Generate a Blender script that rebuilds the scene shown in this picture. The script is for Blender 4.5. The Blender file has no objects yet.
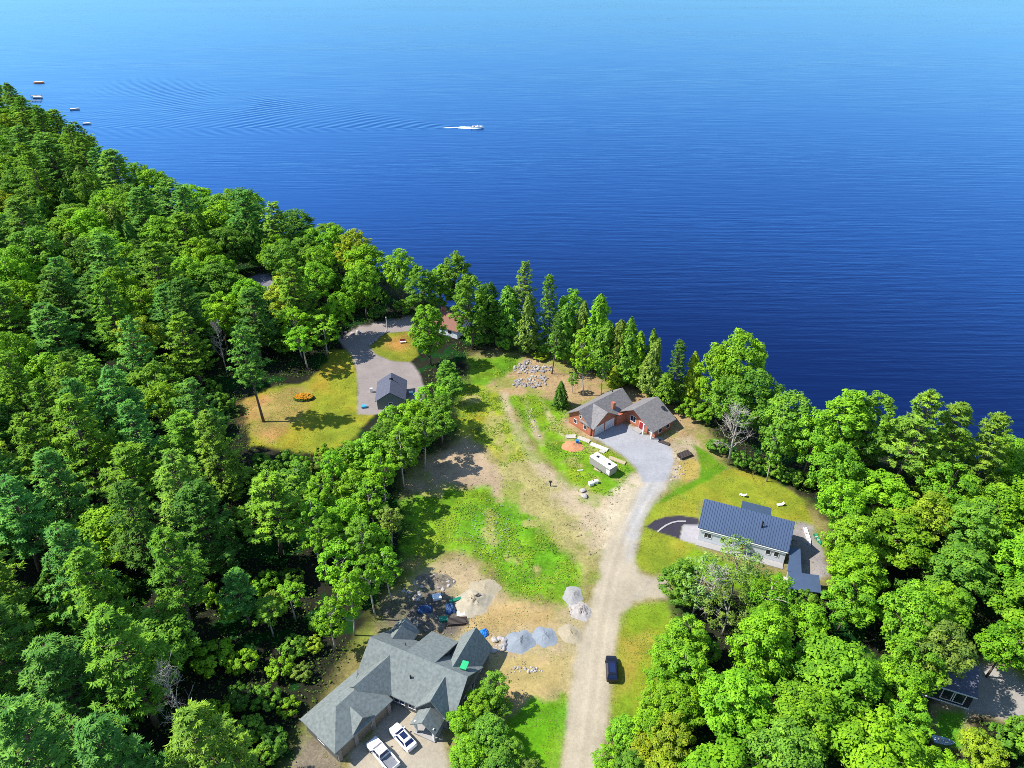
import bpy, math, random
import numpy as np
from mathutils import Vector, Matrix

random.seed(7)
RNG = np.random.default_rng(11)
C = bpy.context.scene.collection
SC = bpy.context.scene
PI = math.pi

# ------------------------------------------------------------------ survey
PITCH = math.radians(33.0); FOC = 723.0; CAMH = 100.0
WATER = -3.0
def at(px, py, z=0.0):
    """pixel of the survey photograph -> ground point at height z (metres)"""
    a = (px - 512) / FOC; b = (384 - py) / FOC
    d = (a, math.cos(PITCH) + b * math.sin(PITCH), -math.sin(PITCH) + b * math.cos(PITCH))
    t = (z - CAMH) / d[2]
    return (d[0] * t, d[1] * t)
def to_px(x, y, z):
    vz = z - CAMH
    dep = y * math.cos(PITCH) - vz * math.sin(PITCH)
    u = y * math.sin(PITCH) + vz * math.cos(PITCH)
    return (512 + FOC * x / dep, 384 - FOC * u / dep)
def poly(*pts, z=0.0):
    return np.array([at(px, py, z) for px, py in pts])
def inside(P, pts):
    pts = np.atleast_2d(pts); x, y = pts[:, 0], pts[:, 1]
    r = np.zeros(len(pts), bool); n = len(P); j = n - 1
    for i in range(n):
        xi, yi = P[i]; xj, yj = P[j]
        c = ((yi > y) != (yj > y)) & (x < (xj - xi) * (y - yi) / (yj - yi + 1e-12) + xi)
        r ^= c; j = i
    return r
def dist_line(P, pts, closed=True):
    d = np.full(len(pts), 1e9); n = len(P)
    for i in range(n if closed else n - 1):
        a = P[i]; b = P[(i + 1) % n]; ab = b - a
        t = np.clip(((pts - a) @ ab) / (ab @ ab + 1e-12), 0, 1)
        q = pts - (a + t[:, None] * ab)
        d = np.minimum(d, np.hypot(q[:, 0], q[:, 1]))
    return d
def sdist(P, pts):
    d = dist_line(P, pts)
    return np.where(inside(P, pts), d, -d)
def vnoise(x, y, s, seed=0):
    x = x / s; y = y / s
    ix = np.floor(x).astype(np.int64); iy = np.floor(y).astype(np.int64)
    fx = x - ix; fy = y - iy
    fx = fx * fx * (3 - 2 * fx); fy = fy * fy * (3 - 2 * fy)
    def h(a, b):
        n = (a * 374761393 + b * 668265263 + seed * 1442695041) & 0x7fffffff
        n = ((n ^ (n >> 13)) * 1274126177) & 0x7fffffff
        return ((n ^ (n >> 16)) & 0xffff) / 65535.0
    return (h(ix, iy) * (1 - fx) + h(ix + 1, iy) * fx) * (1 - fy) + (h(ix, iy + 1) * (1 - fx) + h(ix + 1, iy + 1) * fx) * fy
def fbm(x, y, s, seed=0, o=3):
    v = 0; a = .5; t = 0
    for k in range(o):
        v = v + a * vnoise(x, y, s / 2 ** k, seed + k); t += a; a *= .55
    return v / t
def lin(c):
    c = c / 255.0
    return c / 12.92 if c <= .04045 else ((c + .055) / 1.055) ** 2.4
EXPO_K = 1.75
def sr(r, g, b, k=EXPO_K):
    return (lin(r) / k, lin(g) / k, lin(b) / k)

# ------------------------------------------------------------------ materials
MATS = {}
def material(name, col, rough=.8, var=.18, scale=2.0, bump=0.0, metal=0.0, spec=.3, detail=4.0, coords='Object'):
    if name in MATS: return MATS[name]
    m = bpy.data.materials.new(name); m.use_nodes = True; MATS[name] = m
    nt = m.node_tree; N = nt.nodes; L = nt.links
    p = N['Principled BSDF']
    p.inputs['Roughness'].default_value = rough; p.inputs['Metallic'].default_value = metal
    p.inputs['Specular IOR Level'].default_value = spec
    tc = N.new('ShaderNodeTexCoord'); nz = N.new('ShaderNodeTexNoise')
    nz.inputs['Scale'].default_value = scale; nz.inputs['Detail'].default_value = detail
    L.new(tc.outputs[coords], nz.inputs['Vector'])
    mr = N.new('ShaderNodeMapRange'); mr.inputs[1].default_value = .25; mr.inputs[2].default_value = .75
    mr.inputs[3].default_value = 1 - var; mr.inputs[4].default_value = 1 + var
    L.new(nz.outputs['Fac'], mr.inputs[0])
    mx = N.new('ShaderNodeVectorMath'); mx.operation = 'SCALE'
    mx.inputs[0].default_value = col[:3]
    L.new(mr.outputs[0], mx.inputs['Scale']); L.new(mx.outputs[0], p.inputs['Base Color'])
    if bump:
        b = N.new('ShaderNodeBump'); b.inputs['Strength'].default_value = bump; b.inputs['Distance'].default_value = .05
        L.new(nz.outputs['Fac'], b.inputs['Height']); L.new(b.outputs[0], p.inputs['Normal'])
    return m
def leaf_material(name, trans=.3):
    m = bpy.data.materials.new(name); m.use_nodes = True; MATS[name] = m
    nt = m.node_tree; N = nt.nodes; L = nt.links
    N.remove(N['Principled BSDF']); out = N['Material Output']
    oi = N.new('ShaderNodeObjectInfo'); at_ = N.new('ShaderNodeAttribute'); at_.attribute_name = 'tint'
    hs = N.new('ShaderNodeMapRange'); hs.inputs[3].default_value = .62; hs.inputs[4].default_value = 1.42
    L.new(at_.outputs['Fac'], hs.inputs[0])
    sc = N.new('ShaderNodeVectorMath'); sc.operation = 'SCALE'
    L.new(oi.outputs['Color'], sc.inputs[0]); L.new(hs.outputs[0], sc.inputs['Scale'])
    yl = N.new('ShaderNodeVectorMath'); yl.operation = 'MULTIPLY'
    mixv = N.new('ShaderNodeMix'); mixv.data_type = 'VECTOR'
    mixv.inputs['A'].default_value = (.85, 1.0, 1.25); mixv.inputs['B'].default_value = (1.22, 1.0, .7)
    L.new(at_.outputs['Fac'], mixv.inputs['Factor'])
    L.new(sc.outputs[0], yl.inputs[0]); L.new(mixv.outputs['Result'], yl.inputs[1])
    d = N.new('ShaderNodeBsdfDiffuse'); t = N.new('ShaderNodeBsdfTranslucent'); g = N.new('ShaderNodeBsdfGlossy')
    g.inputs['Roughness'].default_value = .55; g.inputs['Color'].default_value = (.5, .6, .45, 1)
    L.new(yl.outputs[0], d.inputs['Color']); L.new(yl.outputs[0], t.inputs['Color'])
    m1 = N.new('ShaderNodeMixShader'); m1.inputs[0].default_value = trans
    L.new(d.outputs[0], m1.inputs[1]); L.new(t.outputs[0], m1.inputs[2])
    m2 = N.new('ShaderNodeMixShader'); m2.inputs[0].default_value = .015
    L.new(m1.outputs[0], m2.inputs[1]); L.new(g.outputs[0], m2.inputs[2])
    L.new(m2.outputs[0], out.inputs['Surface'])
    return m
leaf_material('leaf', .2); leaf_material('needle', .12)
M = MATS
material('bark', (.13, .10, .075), .9, .3, 3)
material('pale_bark', (.42, .38, .32), .85, .3, 4)
material('grey_wood', (.38, .34, .30), .85, .25, 3)
material('grey_shingle', sr(147, 156, 153), .9, .26, 2.2, .5, detail=9)
material('dark_shingle', sr(158, 153, 152), .9, .26, 2.2, .5, detail=9)
material('brown_shingle', sr(168, 122, 104), .9, .18, 5, .3)
material('shed_shingle', sr(112, 116, 134), .9, .26, 2.2, .5, detail=9)
material('blue_metal', (.085, .125, .21), .42, .08, 1.2, 0, .35, .5)
material('white_siding', (.62, .64, .68), .6, .06, 2)
material('white_paint', (.78, .78, .76), .5, .05, 2)
material('white_trim', (.74, .74, .74), .5, .04, 2)
material('garage_white', (.62, .62, .64), .5, .05, 2)
material('tan_door', sr(168, 150, 128), .6, .06, 2)
material('grey_siding', sr(120, 122, 120), .8, .12, 2)
material('sage_siding', sr(150, 162, 158), .8, .08, 2)
material('dark_siding', (.03, .034, .045), .7, .15, 2)
material('stone_veneer', sr(170, 160, 150), .9, .35, 5, .4)
material('glass', (.02, .028, .045), .08, .1, 1, 0, 0, .6)
material('car_glass', (.012, .02, .07), .06, .1, 1, 0, 0, .6)
material('white_car', (.80, .80, .80), .22, .02, 1, 0, 0, .5)
material('black_car', (.012, .013, .022), .2, .1, 1, 0, .2, .6)
material('bed_liner', (.17, .18, .20), .7, .15, 6)
material('rubber', (.02, .02, .02), .85, .1, 5)
material('steel', (.45, .46, .48), .35, .1, 5, 0, .8)
material('black_plastic', (.02, .02, .022), .6, .1, 5)
material('red_paint', (.30, .025, .03), .5, .1, 3)
material('lamp_lens', (.7, .7, .68), .2, .1, 5)
material('lumber', sr(225, 205, 165), .8, .15, 4)
material('pale_lumber', sr(230, 222, 205), .8, .12, 4)
material('dark_lumber', sr(95, 85, 80), .8, .2, 4)
material('blue_tarp', (.015, .19, .62), .45, .15, 2)
material('dark_blue_tarp', (.03, .075, .19), .5, .35, 2)
material('green_plastic', (.03, .42, .16), .5, .1, 3)
material('teal_plastic', (.02, .21, .12), .45, .1, 3)
material('blue_plastic', (.04, .36, .62), .45, .1, 3)
material('white_plastic', (.78, .80, .80), .4, .05, 3)
material('pale_boat', (.30, .42, .55), .5, .1, 2)
material('trailer_side', sr(196, 190, 184), .6, .06, 2)
material('orange_plastic', (.75, .28, .10), .5, .1, 3)
material('rock', (.26, .24, .235), .9, .35, 2.2, .4)
material('loose_stone', sr(190, 172, 145), .95, .35, .6)
material('pale_rock', (.38, .35, .33), .9, .3, 2.2, .4)
material('blue_gravel', sr(168, 178, 188), .95, .14, 6, .5)
material('white_stone', sr(204, 196, 190), .95, .22, 1.4, .5)
material('tan_gravel', sr(202, 188, 158), .95, .14, 4, .5)
material('grey_gravel', sr(188, 186, 182), .95, .14, 4, .5)
material('beige_sand', sr(208, 196, 170), .95, .16, 1.5, .5)
material('pink_sand', sr(235, 165, 118), .95, .16, 1.5, .5)
material('rubble_grey', sr(150, 140, 122), .95, .45, 2.5, .6)
material('concrete', sr(200, 196, 192), .9, .1, 1.5)
material('soil', (.10, .07, .045), .95, .3, 3)
material('foam', (.85, .9, .92), .6, .1, 2)
material('flower_orange', (.55, .24, .01), .8, .35, 6)
material('wood_deck', sr(190, 180, 170), .8, .12, 2)

def brick_material():
    m = bpy.data.materials.new('brick'); m.use_nodes = True; MATS['brick'] = m
    nt = m.node_tree; N = nt.nodes; L = nt.links; p = N['Principled BSDF']; p.inputs['Roughness'].default_value = .85
    tc = N.new('ShaderNodeTexCoord'); mp = N.new('ShaderNodeMapping'); mp.inputs['Rotation'].default_value = (PI / 2, 0, 0)
    b = N.new('ShaderNodeTexBrick'); b.inputs['Scale'].default_value = 2.2
    b.inputs['Color1'].default_value = (*sr(232, 140, 102), 1); b.inputs['Color2'].default_value = (*sr(206, 108, 78), 1)
    b.inputs['Mortar'].default_value = (*sr(200, 160, 135), 1); b.inputs['Mortar Size'].default_value = .02
    L.new(tc.outputs['Object'], mp.inputs[0]); L.new(mp.outputs[0], b.inputs['Vector']); L.new(b.outputs['Color'], p.inputs['Base Color'])
brick_material()

def ground_material():
    m = bpy.data.materials.new('earth'); m.use_nodes = True; MATS['earth'] = m
    nt = m.node_tree; N = nt.nodes; L = nt.links; p = N['Principled BSDF']
    p.inputs['Roughness'].default_value = .95; p.inputs['Specular IOR Level'].default_value = .1
    a = N.new('ShaderNodeAttribute'); a.attribute_name = 'albedo'
    tc = N.new('ShaderNodeTexCoord')
    n1 = N.new('ShaderNodeTexNoise'); n1.inputs['Scale'].default_value = 1.3; n1.inputs['Detail'].default_value = 6; n1.inputs['Roughness'].default_value = .7
    n2 = N.new('ShaderNodeTexNoise'); n2.inputs['Scale'].default_value = .22; n2.inputs['Detail'].default_value = 4
    for n in (n1, n2): L.new(tc.outputs['Object'], n.inputs['Vector'])
    g = N.new('ShaderNodeAttribute'); g.attribute_name = 'grain'
    r1 = N.new('ShaderNodeMath'); r1.operation = 'SUBTRACT'; r1.inputs[1].default_value = .5; L.new(n1.outputs['Fac'], r1.inputs[0])
    r2 = N.new('ShaderNodeMath'); r2.operation = 'MULTIPLY'; L.new(r1.outputs[0], r2.inputs[0]); gg = N.new('ShaderNodeMath'); gg.operation = 'MULTIPLY_ADD'; gg.inputs[1].default_value = 1.5; gg.inputs[2].default_value = .12; L.new(g.outputs['Fac'], gg.inputs[0]); L.new(gg.outputs[0], r2.inputs[1])
    n4 = N.new('ShaderNodeTexNoise'); n4.inputs['Scale'].default_value = 3.2; n4.inputs['Detail'].default_value = 3; n4.inputs['Roughness'].default_value = .8; L.new(tc.outputs['Object'], n4.inputs['Vector'])
    q1 = N.new('ShaderNodeMath'); q1.operation = 'ADD'; L.new(n1.outputs['Fac'], q1.inputs[0]); L.new(n4.outputs['Fac'], q1.inputs[1]); r1.inputs[1].default_value = 1.0; L.new(q1.outputs[0], r1.inputs[0])
    r3 = N.new('ShaderNodeMath'); r3.operation = 'MULTIPLY_ADD'; r3.inputs[1].default_value = .5; L.new(n2.outputs['Fac'], r3.inputs[0]); r3.inputs[2].default_value = .75
    r4 = N.new('ShaderNodeMath'); r4.operation = 'ADD'; L.new(r2.outputs[0], r4.inputs[0]); L.new(r3.outputs[0], r4.inputs[1])
    s = N.new('ShaderNodeVectorMath'); s.operation = 'SCALE'; L.new(a.outputs['Color'], s.inputs[0]); L.new(r4.outputs[0], s.inputs['Scale'])
    L.new(s.outputs[0], p.inputs['Base Color'])
    b = N.new('ShaderNodeBump'); b.inputs['Strength'].default_value = .5; b.inputs['Distance'].default_value = .12
    L.new(n1.outputs['Fac'], b.inputs['Height']); L.new(b.outputs[0], p.inputs['Normal'])
ground_material()

def water_material():
    m = bpy.data.materials.new('lake_water'); m.use_nodes = True; MATS['lake_water'] = m
    nt = m.node_tree; N = nt.nodes; L = nt.links; N.remove(N['Principled BSDF']); out = N['Material Output']
    tc = N.new('ShaderNodeTexCoord')
    mp = N.new('ShaderNodeMapping'); mp.inputs['Rotation'].default_value = (0, 0, math.radians(32)); mp.inputs['Scale'].default_value = (.038, .42, 1)
    n1 = N.new('ShaderNodeTexNoise'); n1.inputs['Scale'].default_value = 1.0; n1.inputs['Detail'].default_value = 3; n1.inputs['Roughness'].default_value = .55
    L.new(tc.outputs['Object'], mp.inputs[0]); L.new(mp.outputs[0], n1.inputs['Vector'])
    n2 = N.new('ShaderNodeTexNoise'); n2.inputs['Scale'].default_value = .9; n2.inputs['Detail'].default_value = 2
    L.new(tc.outputs['Object'], n2.inputs['Vector'])
    n3 = N.new('ShaderNodeTexNoise'); n3.inputs['Scale'].default_value = 1; n3.inputs['Detail'].default_value = 3
    mp3 = N.new('ShaderNodeMapping'); mp3.inputs['Rotation'].default_value = (0, 0, math.radians(-14)); mp3.inputs['Scale'].default_value = (.0035, .016, 1)
    L.new(tc.outputs['Object'], mp3.inputs[0]); L.new(mp3.outputs[0], n3.inputs['Vector'])
    ad = N.new('ShaderNodeMath'); ad.operation = 'MULTIPLY_ADD'; ad.inputs[1].default_value = .16
    L.new(n2.outputs['Fac'], ad.inputs[0]); L.new(n1.outputs['Fac'], ad.inputs[2])
    st = N.new('ShaderNodeMapRange'); st.inputs[1].default_value = .3; st.inputs[2].default_value = .7; st.inputs[3].default_value = .22; st.inputs[4].default_value = .72
    L.new(n3.outputs['Fac'], st.inputs[0])
    b = N.new('ShaderNodeBump'); b.inputs['Distance'].default_value = .27
    L.new(st.outputs[0], b.inputs['Strength']); L.new(ad.outputs[0], b.inputs['Height'])
    d = N.new('ShaderNodeBsdfDiffuse'); d.inputs['Color'].default_value = (.002, .0075, .045, 1)
    g = N.new('ShaderNodeBsdfGlossy'); g.inputs['Roughness'].default_value = .12; g.inputs['Color'].default_value = (.33, .67, 1.0, 1)
    fr = N.new('ShaderNodeFresnel'); fr.inputs['IOR'].default_value = 1.62
    mx = N.new('ShaderNodeMixShader')
    for n in (d, g, fr): L.new(b.outputs[0], n.inputs['Normal'])
    def ramp(stops):
        r = N.new('ShaderNodeValToRGB'); e = r.color_ramp.elements
        while len(e) < len(stops): e.new(.5)
        for k, (q, c) in enumerate(stops): e[k].position = q; e[k].color = (*c, 1) if isinstance(c, tuple) else (c, c, c, 1)
        L.new(fr.outputs[0], r.inputs[0]); return r
    fac = ramp([(.0, .03), (.09, .08), (.115, .125), (.15, .27), (.20, .43), (.32, .54), (.65, .62)])
    tint = ramp([(.0, (.25, .42, .9)), (.11, (.22, .44, .92)), (.20, (.20, .50, 1.0)), (.40, (.29, .63, 1.0)), (.62, (.33, .67, 1.0))])
    L.new(tint.outputs[0], g.inputs['Color'])
    L.new(fac.outputs[0], mx.inputs[0]); L.new(d.outputs[0], mx.inputs[1]); L.new(g.outputs[0], mx.inputs[2]); L.new(mx.outputs[0], out.inputs['Surface'])
water_material()

# ------------------------------------------------------------------ objects
def props(o, label=None, cat=None, group=None, kind=None):
    if label: o['label'] = label
    if cat: o['category'] = cat
    if group: o['group'] = group
    if kind: o['kind'] = kind
    return o
def root(name, label, cat, loc=(0, 0, 0), rz=0.0, group=None):
    o = bpy.data.objects.new(name, None); C.objects.link(o)
    o.location = loc; o.rotation_euler = (0, 0, rz); o.empty_display_size = .3
    return props(o, label, cat, group)
def link(name, me, parent=None, loc=None, rz=None):
    o = bpy.data.objects.new(name, me); C.objects.link(o)
    if parent is not None: o.parent = parent
    if loc is not None: o.location = loc
    if rz is not None: o.rotation_euler = (0, 0, rz)
    return o
class MB:
    def __init__(s): s.v = []; s.f = []
    def add(s, vs, fs):
        b = len(s.v); s.v += [tuple(v) for v in vs]; s.f += [tuple(i + b for i in f) for f in fs]; return s
    def box(s, x0, x1, y0, y1, z0, z1, T=None):
        vs = [(x, y, z) for z in (z0, z1) for x, y in ((x0, y0), (x1, y0), (x1, y1), (x0, y1))]
        if T: vs = [T(*v) for v in vs]
        return s.add(vs, [(3, 2, 1, 0), (4, 5, 6, 7), (0, 1, 5, 4), (1, 2, 6, 5), (2, 3, 7, 6), (3, 0, 4, 7)])
    def prism(s, pts, z0, z1):
        n = len(pts)
        if sum(pts[i][0] * pts[(i + 1) % n][1] - pts[(i + 1) % n][0] * pts[i][1] for i in range(n)) < 0: pts = pts[::-1]
        vs = [(x, y, z0) for x, y in pts] + [(x, y, z1) for x, y in pts]
        return s.add(vs, [tuple(range(n))[::-1], tuple(range(n, 2 * n))] + [(i, (i + 1) % n, n + (i + 1) % n, n + i) for i in range(n)])
    def loft(s, rings, cap=True):
        n = len(rings[0]); vs = [v for r in rings for v in r]; fs = []
        for k in range(len(rings) - 1):
            for i in range(n):
                a = k * n + i; b = k * n + (i + 1) % n
                fs.append((a, b, b + n, a + n))
        if cap: fs += [tuple(range(n))[::-1], tuple(range((len(rings) - 1) * n, len(rings) * n))]
        return s.add(vs, fs)
    def tube(s, pts, rad, n=6):
        pts = [Vector(p) for p in pts]; rings = []
        for i, p in enumerate(pts):
            d = (pts[min(i + 1, len(pts) - 1)] - pts[max(i - 1, 0)]).normalized()
            u = d.orthogonal().normalized() if abs(d.z) < .9 else d.cross(Vector((0, 1, 0))).normalized()
            w = d.cross(u)
            rings.append([tuple(p + (u * math.cos(2 * PI * k / n) + w * math.sin(2 * PI * k / n)) * rad[i]) for k in range(n)])
        return s.loft(rings)
    def mesh(s, name, mat, smooth=False):
        me = bpy.data.meshes.new(name); me.from_pydata(s.v, [], s.f); me.materials.append(M[mat])
        if smooth: me.polygons.foreach_set('use_smooth', [True] * len(me.polygons))
        me.update(); return me
    def build(s, name, mat, parent=None, loc=None, rz=None, smooth=False, label=None):
        o = link(name, s.mesh(name, mat, smooth), parent, loc, rz)
        if label: o['label'] = label
        return o
def np_mesh(name, V, F, mat, smooth=False):
    """V (n,3); F (m,k)"""
    me = bpy.data.meshes.new(name); m, k = F.shape
    me.vertices.add(len(V)); me.vertices.foreach_set('co', np.ascontiguousarray(V, dtype=np.float32).ravel())
    me.loops.add(m * k); me.loops.foreach_set('vertex_index', np.ascontiguousarray(F, dtype=np.int32).ravel())
    me.polygons.add(m); me.polygons.foreach_set('loop_start', np.arange(0, m * k, k, dtype=np.int32))
    if smooth: me.polygons.foreach_set('use_smooth', np.ones(m, bool))
    me.materials.append(M[mat]); me.update(calc_edges=True); return me

# ------------------------------------------------------------------ terrain
SHORE = np.array([(-1200, 900), (-640, 690), (-420, 560), (-325, 480), (-290, 453), (-244, 398), (-209, 361), (-181, 332), (-153, 308), (-129, 289), (-112, 284), (-95, 274),
                  (-68, 252), (-39, 222), (-20, 206), (-3, 191), (14, 179), (25, 172), (34, 164), (45, 155), (58, 149), (69, 140), (80, 133),
                  (89, 130), (100, 127), (113, 121), (150, 112), (230, 95), (420, 60), (900, 0)], float)
LAND = np.vstack([SHORE, [(900, -900), (-900, -900)]])
def zground(pts):
    d = sdist(LAND, np.atleast_2d(pts))
    t = np.clip((d + 7) / 20, 0, 1); t = t * t * (3 - 2 * t)
    return -5.5 + 5.5 * t
def zg(x, y): return float(zground(np.array([[x, y]]))[0])

CLEAR = poly((470, 352), (500, 348), (560, 356), (600, 376), (650, 383), (690, 405), (733, 470), (775, 480), (810, 500), (832, 530), (832, 585), (760, 590), (690, 590), (668, 600), (673, 630),
             (662, 655), (650, 712), (618, 722), (603, 800), (520, 800), (505, 745), (440, 800), (290, 800), (300, 735), (322, 695), (375, 625), (392, 595), (405, 560), (418, 545), (412, 500),
             (400, 480), (415, 462), (445, 445), (468, 425), (466, 395))
LAWN_W = poly((246, 400), (264, 389), (308, 380), (335, 352), (342, 335), (360, 326), (412, 318), (425, 350), (425, 400), (400, 415), (372, 432), (330, 455), (250, 445))
YARD_E = poly((928, 702), (955, 672), (985, 660), (1005, 662), (1060, 690), (1060, 740), (975, 715), (962, 748), (934, 748))
LANE = poly((246, 297), (249, 277), (264, 274), (277, 277), (268, 292), (257, 302))

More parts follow.
